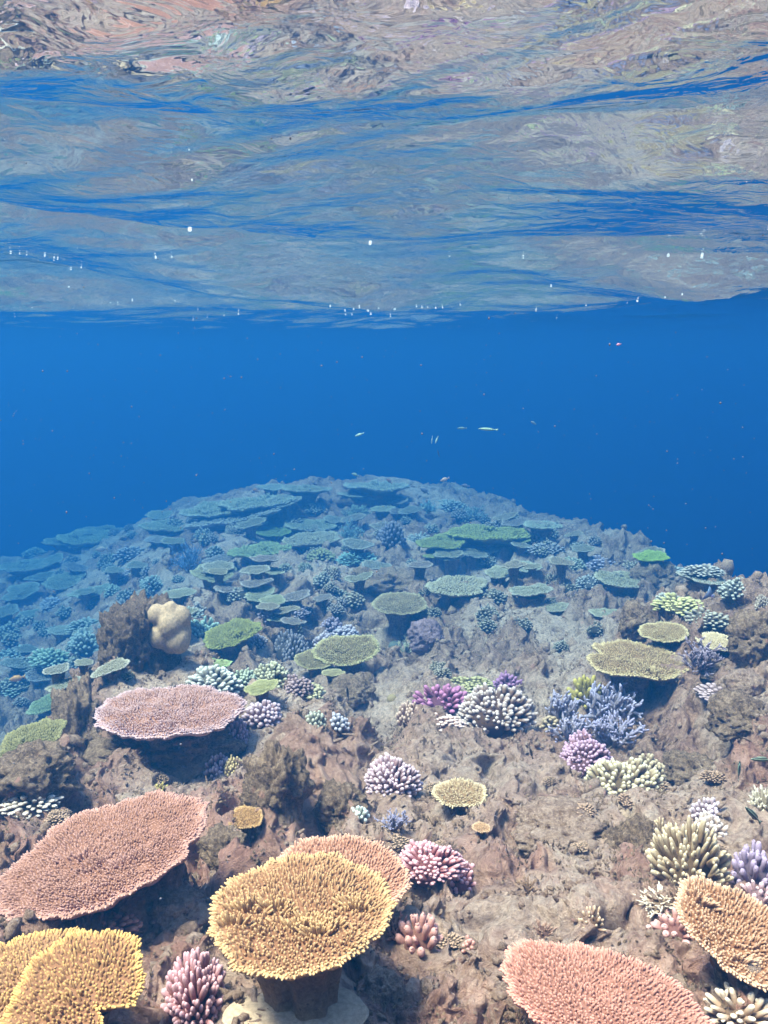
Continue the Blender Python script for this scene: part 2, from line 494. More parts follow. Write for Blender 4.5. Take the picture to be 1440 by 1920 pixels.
gl = N(nt, 'ShaderNodeBsdfGlossy', inputs={'Roughness': .02, 'Color': (.95, .97, .98, 1)})
tr = N(nt, 'ShaderNodeBsdfTransparent')
mx = N(nt, 'ShaderNodeMixShader')
tc = N(nt, 'ShaderNodeTexCoord')
mp = N(nt, 'ShaderNodeMapping'); mp.inputs['Scale'].default_value = (1.0, 1.15, 1.0)
nt.links.new(tc.outputs['Object'], mp.inputs['Vector'])
nz = N(nt, 'ShaderNodeTexNoise', inputs={'Scale': 15.0, 'Detail': 3.0, 'Roughness': .5, 'Distortion': 1.2})
nt.links.new(mp.outputs[0], nz.inputs['Vector'])
bp = N(nt, 'ShaderNodeBump', inputs={'Strength': .6, 'Distance': .006})
nt.links.new(nz.outputs[0], bp.inputs['Height'])
nt.links.new(bp.outputs[0], gl.inputs['Normal'])
nt.links.new(fr.outputs[0], mx.inputs[0]); nt.links.new(tr.outputs[0], mx.inputs[1]); nt.links.new(gl.outputs[0], mx.inputs[2])
nt.links.new(mx.outputs[0], out.inputs['Surface'])
wsurf = link("water_surface", grid_mesh(us2, ys2, lambda Y: .5 * np.maximum(Y, .5) + .3, surf, "water_surface"), m_w)
tag(wsurf, kind='structure')

# ------------------------------------------------------------------ the blue of the water: one closed even volume
def box(name, lo, hi, mat):
    mb = MB()
    V = [(x, y, z) for z in (lo[2], hi[2]) for y in (lo[1], hi[1]) for x in (lo[0], hi[0])]
    mb.add(V, [(0, 2, 3, 1), (4, 5, 7, 6), (0, 1, 5, 4), (2, 6, 7, 3), (0, 4, 6, 2), (1, 3, 7, 5)])
    return link(name, mb.mesh(name, False), mat)
m_h, nt, out = new_mat("sea_water")
pv = N(nt, 'ShaderNodeVolumePrincipled')
pv.inputs['Color'].default_value = (.011, .090, .236, 1)
pv.inputs['Absorption Color'].default_value = (.10, .33, .52, 1)
pv.inputs['Density'].default_value = .34
pv.inputs['Anisotropy'].default_value = .5
nt.links.new(pv.outputs[0], out.inputs['Volume'])
hz = box("haze", (-65, -65, -16), (65, 65, .75), m_h)
tag(hz, 'clear blue sea water that fades the far reef', kind='stuff')

# ------------------------------------------------------------------ coral builders
def outline(rng, lob=.10, notch=0):
    ks = [(k, lob * rng.uniform(.4, 1) / (k ** .75), rng.uniform(0, 6.28)) for k in (2, 3, 4, 5, 7, 11)] + [(k, .014 * rng.uniform(.5, 1), rng.uniform(0, 6.28)) for k in (15, 22, 31)]
    ns = [(rng.uniform(0, 6.28), rng.uniform(.12, .22), rng.uniform(.25, .55)) for _ in range(notch)]
    def r(th):
        v = 1 + sum(a * np.cos(k * th + p) for k, a, p in ks)
        for (c, w, dpt) in ns:
            d = np.angle(np.exp(1j * (th - c)))
            v = v * (1 - dpt * np.exp(-(d / w) ** 2))
        return v
    return r

def table_meshes(seed, sp=.06, nl=.055, nr=.020, bowl=.06, lob=.1, notch=0, sides=6, segs=96, clumps=0, fine=True):
    rng = random.Random(seed); nr_ = np.random.RandomState(seed)
    rf = outline(rng, lob, notch)
    ph = nr_.uniform(0, 50)
    def top(x, y, rr):
        return bowl * rr ** 2 + .06 * perlin(x * 1.7 + ph, y * 1.7, 3) + .02 * perlin(x * 5 + ph, y * 5, 4)
    mb = MB()
    th = np.arange(segs) * 2 * math.pi / segs
    R = rf(th)
    rings = [0.02, .12, .25, .4, .55, .7, .82, .92, .98, 1.0]
    V = []; A = []
    for q in rings:
        x = np.cos(th) * R * q; y = np.sin(th) * R * q
        z = top(x, y, q * R) - (.012 if q == 1.0 else 0)
        V.append(np.stack([x, y, z], 1)); A.append(np.full(segs, max(0, (q - .85) / .15) ** 2 * .5))
    for (q, dz) in [(.99, -.05), (.9, -.075), (.7, -.13), (.5, -.20), (.33, -.30), (.22, -.44), (.17, -.6)]:
        x = np.cos(th) * R * q; y = np.sin(th) * R * q
        rib = .012 * np.cos(th * 23 + 3 * np.sin(th * 3)) * (q > .3)
        z = top(x, y, q * R) + dz + rib
        V.append(np.stack([x, y, z], 1)); A.append(np.full(segs, .6 if q > .95 else 0.0))
    m = len(V)
    q4 = []
    i = np.arange(segs); j = (i + 1) % segs
    for k in range(m - 1):
        q4.append(np.stack([k * segs + i, (k + 1) * segs + i, (k + 1) * segs + j, k * segs + j], 1))
    Vc = np.concatenate(V + [np.array([[0, 0, V[0][:, 2].mean()]]), np.array([[0, 0, -.6]])])
    tr_ = np.concatenate([np.stack([np.full(segs, m * segs), i, j], 1), np.stack([np.full(segs, m * segs + 1), (m - 1) * segs + j, (m - 1) * segs + i], 1)])
    mb.add(Vc, np.concatenate(q4), tr_, np.concatenate(A + [np.zeros(2)]))
    plate = mb.mesh("coral_plate")
    nb = MB()
    g = np.arange(-1.5, 1.5, sp)
    gx, gy = np.meshgrid(g, np.arange(-1.5, 1.5, sp * .87))
    gx = gx + (np.arange(gx.shape[0]) % 2)[:, None] * sp * .5
    gx = (gx + nr_.uniform(-.3, .3, gx.shape) * sp).ravel(); gy = (gy + nr_.uniform(-.3, .3, gy.shape) * sp).ravel()
    rr = np.hypot(gx, gy); t = np.arctan2(gy, gx); lim = rf(t)
    keep = rr < lim * .97
    gx, gy, rr, t, lim = gx[keep], gy[keep], rr[keep], t[keep], lim[keep]
    e = rr / lim
    z = top(gx, gy, rr)
    rad = np.stack([np.cos(t), np.sin(t), 0 * t], 1)
    D = np.stack([0 * t, 0 * t, np.ones_like(t)], 1) + rad * (.25 + .75 * e ** 3)[:, None] + nr_.normal(0, .25, (len(t), 3))
    L = nl * .95 * (1 + nr_.uniform(-.45, .35, len(t))) * (1 + .8 * sstep(.1, .8, perlin(gx * 3 + ph, gy * 3, 9))) * (1 - .75 * sstep(.42, .6, perlin(gx * 3.6 + ph, gy * 3.6, 29)))
    nubs(nb, np.stack([gx, gy, z], 1), D, L, nr * (1 + nr_.uniform(-.2, .25, len(t))), sides, tipbase=.55 * np.clip((e - .80) / .20, 0, 1) ** 1.8 + .12 * sstep(-.2, .6, perlin(gx * 4 + ph, gy * 4, 19)), tipamt=.62, tpow=2.2)
    for kk in range(2):                         # the growing edge: outward fingers
        n = int(2 * math.pi / (sp * .8))
        t = np.arange(n) * 2 * math.pi / n + nr_.uniform(-.3, .3, n) * sp + kk * sp * .4
        lim = rf(t) * (.985 - .03 * kk)
        x, y = np.cos(t) * lim, np.sin(t) * lim
        D = np.stack([np.cos(t), np.sin(t), np.full(n, .25 + .5 * kk)], 1) + nr_.normal(0, .18, (n, 3))
        nubs(nb, np.stack([x, y, top(x, y, lim) - .018 + .01 * kk], 1), D, nl * nr_.uniform(.7, 1.35, n), nr * 1.05, sides, tipbase=.6, tipamt=.4)
    for _ in range(clumps):                     # little raised ledges of new growth
        a, q = rng.uniform(0, 6.28), rng.uniform(.15, .75)
        cx, cy = math.cos(a) * q, math.sin(a) * q
        n = rng.randint(14, 40)
        x = cx + nr_.normal(0, .055, n) * 1.6; y = cy + nr_.normal(0, .03, n)
        D = np.stack([(x - cx) * 5, (y - cy) * 5 - .25, np.full(n, 1.0)], 1)
        nubs(nb, np.stack([x, y, top(x, y, np.hypot(x, y))], 1), D, nl * nr_.uniform(1.8, 3.4, n), nr * 1.3, sides, tipbase=.25, tipamt=.5)
    return plate, nb.mesh("coral_branchlets")

def stalk_mesh(seed, h, r0, r1, lean=(0, 0)):
    """flared stalk from the ground (z 0) to height h"""
    rs = np.random.RandomState(seed)
    mb = MB(); S = 40; K = 16; th = np.arange(S) * 2 * math.pi / S
    V = []
    for k in np.linspace(0, 1, K):
        r = r0 * 1.25 * (1 - k) ** 3 + r1 * (.62 + .75 * k ** 2.2)
        wob = 1 + .16 * np.cos(3 * th + seed) + .1 * np.cos(5 * th + seed * 2 + k * 2) + .16 * fbm(th * 1.3 + seed, np.full(S, k * 3.0), 3, seed) * np.sin(th / 2) ** 2 + .09 * np.cos(9 * th + 4 * k)
        V.append(np.stack([np.cos(th) * r * wob + lean[0] * k, np.sin(th) * r * wob + lean[1] * k, np.full(S, -.06 + (h + .06) * k)], 1))
    i = np.arange(S); j = (i + 1) % S
    q = np.concatenate([np.stack([k * S + i, k * S + j, (k + 1) * S + j, (k + 1) * S + i], 1) for k in range(K - 1)])
    mb.add(np.concatenate(V), q)
    return mb.mesh("coral_stalk")

CNT = [0]
_variants = {}
def variant(key, fn):
    if key not in _variants: _variants[key] = fn()
    return _variants[key]

def table(px, py, w, h, col, label, tip=None, roll=0, up=.12, detail=2, group=None, seed=None, amt=1.0, stalkcol=None, notch=0, lob=.1, bowl=.06, clumps=0, sp=None, name='table_coral', cat='table coral', yaw=None, stalkr=.34):
    CNT[0] += 1; seed = seed if seed is not None else CNT[0]
    rng = random.Random(seed * 7 + 1)
    P, d = at(px, py, up)
    rx = w / 2 * d / F
    theta = math.asin(max(-1, min(1, -P[2] / np.linalg.norm(P))))
    need = h / w
    st = math.sin(theta)
    if need > st * 1.15:
        tilt = math.asin(min(.95, need / 1.15)) - theta; ry = rx * 1.15
        if tilt > math.radians(26): tilt = math.radians(26)
    else:
        ry = rx * max(.75, need / st) ; tilt = 0.0
        if need / st < .75: tilt = math.asin(need / .75) - theta
    gz = gmin(P[0], P[1], rx * .2)
    hh = max(.02, P[2] - gz)
    root = empty(name, (P[0], P[1], gz))
    tag(root, label, cat, group)
    if detail >= 2:
        spp = sp or 0.0074 * float(scl(P[1])) / rx
        pl, nb = table_meshes(seed, sp=spp, nl=spp * 1.0, nr=spp * .30, bowl=bowl, lob=lob, notch=notch, clumps=clumps)
    elif detail == 1:
        v = seed % 5
        pl, nb = variant(('t1', v, notch), lambda: table_meshes(900 + v, sp=.066, nl=.07, nr=.026, sides=5, bowl=.05, lob=.22, notch=notch, clumps=1))
    else:
        v = seed % 5
        pl, nb = variant(('t0', v), lambda: table_meshes(700 + v, sp=.10, nl=.08, nr=.038, sides=4, bowl=.05, lob=.24, segs=72, notch=v % 2))
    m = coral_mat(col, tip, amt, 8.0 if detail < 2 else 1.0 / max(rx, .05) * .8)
    yw = math.atan2(P[1], P[0]) - math.pi / 2
    Rm = Matrix.Rotation(yw, 4, 'Z') @ Matrix.Rotation(math.radians(roll), 4, 'Y') @ Matrix.Rotation(tilt, 4, 'X') @ Matrix.Diagonal((rx, ry, (rx + ry) / 2, 1)) @ Matrix.Rotation(rng.uniform(0, 6.28) if yaw is None else yaw, 4, 'Z')
    Rm = Matrix.Translation((0, 0, hh)) @ Rm
    a = link("plate", pl, m, root); b = link("branchlets", nb, m, root)
    a.matrix_local = Rm; b.matrix_local = Rm
    s = link("stalk", stalk_mesh(seed, max(.02, hh - rx * .2), rx * stalkr * 1.15, rx * stalkr), M_TAN if stalkcol else M_ROCK, root)
    return root, P, d, rx

def dome_pts(rs, n, flat=.0):
    """even points on the upper part of a unit sphere"""
    k = np.arange(n) + .5
    z = 1 - k / n * (1.0 - flat)
    ph = k * 2.399963 + rs.uniform(0, 6)
    r = np.sqrt(1 - z * z)
    P = np.stack([np.cos(ph) * r, np.sin(ph) * r, z], 1)
    P = P + rs.normal(0, .045, P.shape)
    return P / np.linalg.norm(P, axis=1, keepdims=True)

def bushy_meshes(seed, n=120, L=.30, r=.055, sides=6, style='finger', flat=.0):
    rs = np.random.RandomState(seed)
    base = MB(); S = 20; K = 8
    th = np.arange(S) * 2 * math.pi / S
    core_r = 1 - L * .75
    lump = 1 + .12 * np.cos(2 * th + rs.uniform(0, 6)) + .08 * np.cos(3 * th + rs.uniform(0, 6))
    V = []
    for k in range(K):
        a = (k / (K - 1)) * math.pi / 2 * .96
        V.append(np.stack([np.cos(th) * np.cos(a) * core_r * lump, np.sin(th) * np.cos(a) * core_r * lump, np.full(S, np.sin(a) * core_r)], 1))
    V.insert(0, V[0] * np.array([.72, .72, 1]) - np.array([0, 0, .28]))
    V.insert(0, V[0] * np.array([.8, .8, 1]) - np.array([0, 0, .35]))
    i = np.arange(S); j = (i + 1) % S; m = len(V)
    q = np.concatenate([np.stack([k * S + i, k * S + j, (k + 1) * S + j, (k + 1) * S + i], 1) for k in range(m - 1)])
    base.add(np.concatenate(V + [np.array([[0, 0, core_r]])]), q, np.stack([(m - 1) * S + i, (m - 1) * S + j, np.full(S, m * S)], 1))
    nb = MB()
    P = dome_pts(rs, n, -.18 if flat == 0 else flat)
    az = np.arctan2(P[:, 1], P[:, 0])
    lm = 1 + .16 * np.cos(2 * az + rs.uniform(0, 6)) + .12 * np.cos(3 * az + rs.uniform(0, 6)) + .14 * perlin(P[:, 0] * 2 + seed, P[:, 1] * 2, 5)
    D = P + np.array([0, 0, .45]) + rs.normal(0, .14, P.shape)
    Ln = L * (1 + rs.uniform(-.34, .28, n))
    st = P * (core_r * lm)[:, None] * .97
    if style == 'finger':
        nubs(nb, st, D, Ln * 1.15, r * (1 + rs.uniform(-.15, .2, n)), sides, ts=(-.2, .35, .72, .93), pr=(1.1, 1.08, 1.0, .66), tipamt=1.0, tpow=2.0)
        m2 = n // 2                                   # side fingers that fork off
        D2 = D[:m2 * 2:2] / np.linalg.norm(D[:m2 * 2:2], axis=1, keepdims=True)
        st2 = st[:m2 * 2:2] + D2 * (Ln[:m2 * 2:2] * .45)[:, None]
        nubs(nb, st2, D2 + rs.normal(0, .45, D2.shape), Ln[:m2 * 2:2] * .55, r * .85, sides, tipamt=1.0, tpow=2.0)
    elif style == 'knob':
        nubs(nb, st, D, Ln * 1.2, r * (1 + rs.uniform(-.2, .3, n)), max(sides, 8), ts=(-.2, .3, .6, .82, .95), pr=(.85, .92, 1.08, .92, .52), tipamt=.8, tpow=1.6)
        # warty surface: small bumps on the knobs
        st2 = np.repeat(st, 5, 0) + np.repeat(D / np.linalg.norm(D, axis=1, keepdims=True) * (Ln * .95)[:, None], 5, 0)
        dd = np.repeat(D, 5, 0) * .5 + rs.normal(0, .8, (n * 5, 3)); dd /= np.linalg.norm(dd, axis=1, keepdims=True)
        nubs(nb, st2 + dd * r * .35, dd, r * .75, r * .36, 6, tipbase=.4, tipamt=.4)
    elif style == 'spike':
        nubs(nb, st, D, Ln * 1.5, r * .75, sides, ts=(-.2, .5, .9), pr=(1.2, .8, .42), tipamt=1.0, tpow=2.0)
        st2 = np.repeat(st, 3, 0) + np.repeat(D / np.linalg.norm(D, axis=1, keepdims=True) * (Ln * .6)[:, None], 3, 0)
        nubs(nb, st2, np.repeat(D, 3, 0) + rs.normal(0, .7, (n * 3, 3)), np.repeat(Ln, 3) * .6, r * .5, sides, tipbase=.2, tipamt=.7)
    return base.mesh("coral_base"), nb.mesh("coral_branches")

def bushy(px, py, w, h, col, label, tip=None, style='finger', detail=2, group=None, seed=None, amt=1.0, n=None, L=.30, r=None, name='bushy_coral', cat='bushy coral', lift=0.0, yaw=None, tilt=0.0):
    CNT[0] += 1; seed = seed if seed is not None else CNT[0]
    # solve the dome height from the size in the picture
    P, d = at(px, py, lift)
    for _ in range(3):
        th = math.asin(max(0.05, -P[2] / np.linalg.norm(P)))
        a = w / 2 * d / F; Hh = h * d / F
        s = a * math.sin(th)
        top = Hh - s
        hz_ = math.sqrt(max(top * top - s * s, (a * .38) ** 2)) / math.cos(th)
        hz_ = min(hz_, a * 1.5)
        tot = s + math.sqrt(s * s + (hz_ * math.cos(th)) ** 2)
        pyb = py + (tot * .5 - s) * F / d
        P, d = at(px, pyb, lift + .15 * hz_ / float(scl(P[1])))
    a = w / 2 * d / F
    root = empty(name, (P[0], P[1], P[2] - .15 * hz_), random.Random(seed).uniform(0, 6.28) if yaw is None else yaw)
    tag(root, label, cat, group)
    if detail >= 2:
        nn = n or int(max(70, min(420, 4.6 * (a / (.012 * float(scl(P[1])))) ** 2 * .5)))
        rr = r or 1.04 / math.sqrt(nn)
        bm_, nm = bushy_meshes(seed, nn, L, rr, 7 if style != 'knob' else 9, style)
    else:
        v = seed % 4
        nn = n or (95 if detail == 1 else 60)
        bm_, nm = variant(('b', style, v, nn, L, detail), lambda: bushy_meshes(300 + v, nn, L, r or .92 / math.sqrt(nn), 5 if detail else 4, style))
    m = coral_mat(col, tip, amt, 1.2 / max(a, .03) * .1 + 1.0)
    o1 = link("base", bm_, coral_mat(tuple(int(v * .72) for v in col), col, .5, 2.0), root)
    o2 = link("branches", nm, m, root)
    sc = Matrix.Rotation(tilt, 4, 'X') @ Matrix.Diagonal((a, a, hz_, 1))
    o1.matrix_local = sc; o2.matrix_local = sc
    return root

def stag_mesh(seed, n=16, r=.05, sub=4, spread=.9, L=1.0, sides=7):
    rs = np.random.RandomState(seed); mb = MB(); ms = MB()
    def branch(tgt, p, d, L, r, depth):
        k = 5; pts = [p]; dd = d / np.linalg.norm(d)
        for _ in range(k):
            dd = dd + rs.normal(0, .13, 3) + np.array([0, 0, .05]); dd /= np.linalg.norm(dd)
            pts.append(pts[-1] + dd * L / k)
        rd = np.linspace(r, r * .62, k + 1); rd[-1] *= .75
        tube(tgt, pts, rd, sides, np.linspace(0, 1, k + 1) ** 2 if depth else np.linspace(0, .7, k + 1) ** 2)
        if depth < 2:
            for _ in range(sub if depth == 0 else 2):
                i = rs.randint(1, k + 1)
                nd = pts[i] - pts[i - 1]; nd = nd / np.linalg.norm(nd)
                sd = rs.normal(0, 1, 3); sd -= nd * np.dot(sd, nd); sd /= np.linalg.norm(sd)
                branch(ms, pts[i], nd * .75 + sd * .8 + np.array([0, 0, .15]), L * rs.uniform(.4, .62), r * .78, depth + 1)
    for i in range(n):
        a = i * 2.4 + rs.uniform(-.3, .3); e = rs.uniform(.05, 1.0) ** .8
        d = np.array([math.cos(a) * spread * e, math.sin(a) * spread * e, 1.15 - e * .75])
        branch(mb, np.array([math.cos(a) * .18 * e, math.sin(a) * .18 * e, -.08]), d, L * rs.uniform(.65, .95), r, 0)
    return mb.mesh("coral_main_branches"), ms.mesh("coral_side_branches")

def stag(px, py, w, h, col, label, tip=None, seed=None, n=16, r=.05, sub=4, spread=.9, group=None, detail=2, amt=1.0, lift=0.0, name='staghorn_coral', cat='branching coral'):
    CNT[0] += 1; seed = seed if seed is not None else CNT[0]
    P, d = at(px, py + h * .28, lift)
    a = w / 2 * d / F
    if detail >= 2: m1, m2 = stag_mesh(seed, n, r, sub, spread)
    else:
        v = seed % 3; m1, m2 = variant(('s', v, n, r), lambda: stag_mesh(500 + v, n, r, sub, spread, sides=5))
    root = empty(name, tuple(P), random.Random(seed).uniform(0, 6.28))
    tag(root, label, cat, group)
    m = coral_mat(col, tip, amt, 1.5)
    s = a / .95; sz = max(.5 * s, min(1.3 * s, h * d / F * .8))
    for nm, me in (("main_branches", m1), ("side_branches", m2)):
        o = link(nm, me, m, root); o.matrix_local = Matrix.Diagonal((s, s, sz, 1))
    return root

# icosphere base for rocks and lumps
def ico(sub):
    me = bpy.data.meshes.new("ico")
    import bmesh
    bm = bmesh.new(); bmesh.ops.create_icosphere(bm, subdivisions=sub, radius=1.0); bm.to_mesh(me); bm.free()
    V = np.array([v.co[:] for v in me.vertices]); T = np.array([p.vertices[:] for p in me.polygons])
    bpy.data.meshes.remove(me)
    return V, T
_ico = {k: ico(k) for k in (1, 2, 3, 5, 6)}
def n3(V, f, seed):
    x, y, z = V[:, 0] * f, V[:, 1] * f, V[:, 2] * f
    return (perlin(x + .37 * z, y - .61 * z, seed) + perlin(y + .43 * x, z - .55 * x, seed + 1) + perlin(z + .5 * y, x + .31 * y, seed + 2)) * .62
def rock_mesh(seed, dims, sub=5, rough=.22, pits=.10, boxy=.0, freq=1.6, taper=0.0):
    V, T = _ico[sub]; V = V.copy()
    if boxy: 
        k = np.maximum(np.hypot(V[:, :1], V[:, 1:2]), np.abs(V[:, 2:3])); V = V * (1 - boxy) + V / k * boxy * .92
    r = 1 + rough * n3(V, freq, seed) + rough * .5 * n3(V, freq * 2.3, seed + 5) + rough * .45 * np.abs(n3(V, freq * 4.6, seed + 9)) + rough * .20 * n3(V, freq * 11, seed + 13) + rough * .12 * n3(V, freq * 23, seed + 15)
    p = n3(V, freq * 3.3, seed + 21); r = r - pits * sstep(.22, .55, p)
    p = n3(V, freq * 7.5, seed + 25); r = r - pits * .55 * sstep(.2, .5, p)
    V = V * r[:, None]
    if taper: V[:, :2] *= (1 - taper * V[:, 2:3])
    V = V * np.array(dims)
    mb = MB(); mb.add(V, None, T, 0.0)
    return mb.mesh("rock")
def rock(px, py, w, h, label, seed, mat=None, group=None, sub=5, dep=None, name='reef_rock', rough=.22, pits=.1, boxy=0, lift=0, taper=0, cat='rock', back=1.0):
    P, d = at(px, py + h * .42, lift)
    P = P * back; d = d * back
    a = w / 2 * d / F; b = h / 2 * d / F
    o = link(name, rock_mesh(seed, (a, (dep or a * 1.0), b * 1.15), sub, rough, pits, boxy, taper=taper), mat or M_ROCK)
    o.location = (P[0], P[1] + a * .3, P[2] + b * .75)

    tag(o, label, cat, group)
    return o

# lobed massive coral: spheres blended by a smooth union, sampled on a sphere of directions
def lobed_mesh(lobes, seed, sub=5, center=(0, 0, 0)):
    V, T = _ico[sub]; c = np.array(center)
    D = V
    t = np.full(len(D), 1.6)
    def sdf(P):
        e = 0
        for (x, y, z, r) in lobes:
            e = e + np.exp(-17 * (np.linalg.norm(P - np.array([x, y, z]), axis=1) - r))
        return -np.log(e + 1e-30) / 17
    for _ in range(60):
        P = c + D * t[:, None]
        t = t - np.clip(sdf(P), -.1, .1) * .8
        t = np.clip(t, .02, 2)
    P = c + D * t[:, None]
    P = P * (1 + .022 * n3(P, 7, seed) + .010 * n3(P, 19, seed + 3))[:, None]
    mb = MB(); mb.add(P, None, T, 0.0)
    return mb.mesh("coral_lobes")


# ------------------------------------------------------------------ rocks that stand up from the reef
pil = rock(258, 1238, 140, 200, 'tall dark pitted rock pillar topped on its right by a smooth beige coral', 11, sub=6, dep=.13, name='rock_pillar', rough=.17, pits=.16, boxy=.9, taper=.0, back=1.13, mat=M_PILLAR)
rock(146, 1376, 100, 160, 'dark knobbly rock stack left of the round pink table coral', 12, sub=5, rough=.34, pits=.2, boxy=.2, taper=.15, back=1.06)
rock(315, 1410, 260, 90, 'shaded rock ledge right under the round pink table coral', 13, sub=5, dep=.12, rough=.26, pits=.16, boxy=.3, lift=-.03)
rock(520, 1480, 110, 150, 'rugged brown rock knob between the small tan coral and the lilac cluster coral', 14, sub=5, rough=.32, pits=.18, boxy=.2, lift=-.06)
rock(60, 1455, 150, 90, 'low brown rock mound at the left edge beneath the grey green mound', 16, sub=5, rough=.3, pits=.15, lift=-.05)
rock(1395, 1285, 72, 52, 'round rusty brown boulder on the right side of the reef', 17, sub=5, rough=.16, pits=.06, mat=M_RUBBLE)
rock(1195, 1168, 62, 62, 'dark brown rock knob behind the small cream table coral', 18, sub=5, rough=.25, pits=.14)
rock(1415, 1200, 90, 90, 'dark craggy rock at the right edge under the reef crest', 19, sub=5, rough=.32, pits=.16)
rock(1345, 1262, 110, 36, 'rust brown ledge between the cream table coral and the lilac branches', 20, sub=5, rough=.3, pits=.15, lift=-.03)
rock(1390, 1350, 110, 70, 'pale topped rock shelf under the rusty boulder', 21, sub=5, rough=.3, pits=.14, lift=-.02)
rock(800, 1192, 66, 56, 'faded pinkish grey boulder right of the olive table coral stalk', 22, sub=5, rough=.2, pits=.12, mat=rock_mat("crust_rock", [(.10,.06,.07),(.2,.13,.14),(.33,.22,.24),(.42,.28,.31),(.5,.36,.38)], s=1.5))
rock(720, 1100, 130, 60, 'craggy grey brown rock mass behind the olive table coral', 23, sub=5, rough=.34, pits=.18, lift=-.02)
rock(640, 1520, 90, 80, 'ragged rock lump above the pink table coral behind the yellow one', 24, sub=5, rough=.3, pits=.16, lift=-.04)
rock(420, 1600, 90, 80, 'brown rock lump between the big brown table coral and the yellow one', 25, sub=5, rough=.28, pits=.14, lift=-.04)
rock(325, 1720, 130, 80, 'mottled pink brown rock below the big brown table coral', 26, sub=5, rough=.24, pits=.12, lift=-.04, mat=M_RUBBLE)
rock(1060, 1560, 170, 70, 'broad pinkish rock slab in the middle of the right foreground', 27, sub=5, rough=.26, pits=.12, lift=-.05, mat=M_RUBBLE)
rock(1200, 1600, 110, 110, 'dark mauve rock wall left of the beige finger coral', 28, sub=5, rough=.28, pits=.16, lift=-.07)
rock(1296, 1450, 100, 56, 'brown rock hump with a dark hollow right of the cream spiky coral', 29, sub=5, rough=.3, pits=.2, lift=-.04)
rock(960, 1895, 110, 70, 'pink brown rock corner beside the bottom right pink table coral', 30, sub=5, rough=.2, pits=.1, lift=-.04, mat=M_RUBBLE)
rock(720, 1870, 80, 90, 'small reddish rock at the foot of the yellow table coral', 31, sub=5, rough=.2, pits=.1, lift=-.04, mat=M_RUBBLE)
rock(660, 1300, 90, 60, 'flat grey rock beside the thin dark fish', 32, sub=5, rough=.24, pits=.12, lift=-.03)
rock(1230, 1090, 90, 60, 'dark rock under the olive mound near the right crest', 33, sub=5, rough=.3, pits=.16, lift=-.02)
rock(690, 935, 120, 36, 'dark rock block under the highest table coral on the far crest', 34, sub=3, rough=.2, pits=.1, lift=-.02)

# beige lobed coral on the pillar
P_, d_ = at(316, 1300, 0.0)
pl = pil.location
def lobed(px, py, w, h, lobes, label, col, ref=None, seed=1, name='lobed_coral', cat='massive coral', lift=0):
    if ref is None: P, d = at(px, py + h * .3, lift)
    else:
        r = ray(px, py); d = (ref[1]) / r[1]; P = r * d
    s = w / 2 * d / F
    o = link(name, lobed_mesh(lobes, seed), coral_mat(col, tuple(min(255, v + 25) for v in col), .3, 1.0, .6))
    o.location = tuple(P); o.scale = (s, s, s * (h / w))
    tag(o, label, cat)
    return o
lobed(318, 1181, 84, 100, [(0.05, 0, .50, .50), (-.52, -.1, .62, .40), (.50, .0, .45, .48), (.1, -.3, .25, .5), (-.42, -.15, -.22, .46), (.42, -.2, -.35, .52), (-.72, -.1, -.34, .26), (.0, .1, -.52, .42), (.62, 0, -.05, .34), (.1,-.1,.85,.26)],
      'smooth beige lobed coral clinging to the right side of the rock pillar', (208, 174, 146), ref=(0, pl.y - .06, 0), seed=5)
lobed(1395, 1345, 70, 36, [(0, 0, 0, .7), (-.5, 0, .1, .4), (.5, 0, .1, .45)], 'flat pale cream coral crust on the rock shelf at the right', (216, 196, 160), seed=7)
lobed(50, 1400, 150, 80, [(0, 0, 0, .75), (-.5, .1, .1, .5), (.5, 0, -.1, .5), (.1, -.3, .3, .4)], 'large grey green rounded mound at the left edge', (128, 122, 92), seed=8)
lobed(740, 1205, 26, 22, [(0, 0, 0, .9)], 'small round blue grey coral ball beside the pinkish boulder', (120, 132, 132), seed=9)
lobed(635, 1280, 22, 18, [(0, 0, 0, .9)], 'tiny olive coral ball above the flat grey rock', (140, 132, 96), seed=10)
lobed(735, 1305, 22, 22, [(0, 0, 0, .9)], 'tiny tan coral ball left of the magenta coral', (176, 150, 110), seed=12)
lobed(560, 1882, 250, 44, [(-.7, -.1, 0, .42), (-.35, .1, -.1, .4), (0, .1, -.1, .4), (.5, .1, .1, .42), (.75, -.1, .1, .3), (.3, -.3, .15, .4), (-.3, -.4, .1, .35)], 'pale smooth encrusting coral around the foot of the yellow table coral', (214, 184, 164), seed=13, name='encrusting_coral', cat='encrusting coral', lift=.03)

# ------------------------------------------------------------------ named table corals
PINK = (198, 132, 108); LAV = (225, 190, 205)
table(320, 1331, 265, 96, PINK, 'round pink table coral with a pale lavender rim in front of the rock pillar', (232, 205, 222), roll=0, up=.15, seed=57, lob=.035, bowl=.02)
table(196, 1604, 385, 172, (178, 118, 98), 'large brown pink oval table coral, lowest at its left end, left foreground', (222, 176, 170), roll=-15, up=.13, seed=2, lob=.07, clumps=2)
table(642, 1640, 236, 140, (192, 126, 102), 'pink table coral half hidden behind the yellow one', (238, 190, 170), roll=3, up=.05, seed=4, lob=.06)
table(567, 1710, 336, 205, (176, 120, 86), 'golden yellow table coral on a thick stalk, bottom centre', (230, 196, 148), up=.18, seed=3, lob=.06, clumps=9, bowl=.05, stalkcol=(210, 156, 96), stalkr=.40)
table(45, 1830, 260, 150, (188, 134, 98), 'orange tan table coral behind the yellow one in the bottom left corner', (238, 196, 120), roll=-6, up=.12, seed=5)
table(140, 1862, 255, 190, (176, 120, 86), 'folded yellow table coral in the bottom left corner', (238, 198, 124), roll=-14, up=.14, seed=6, lob=.16, notch=1)
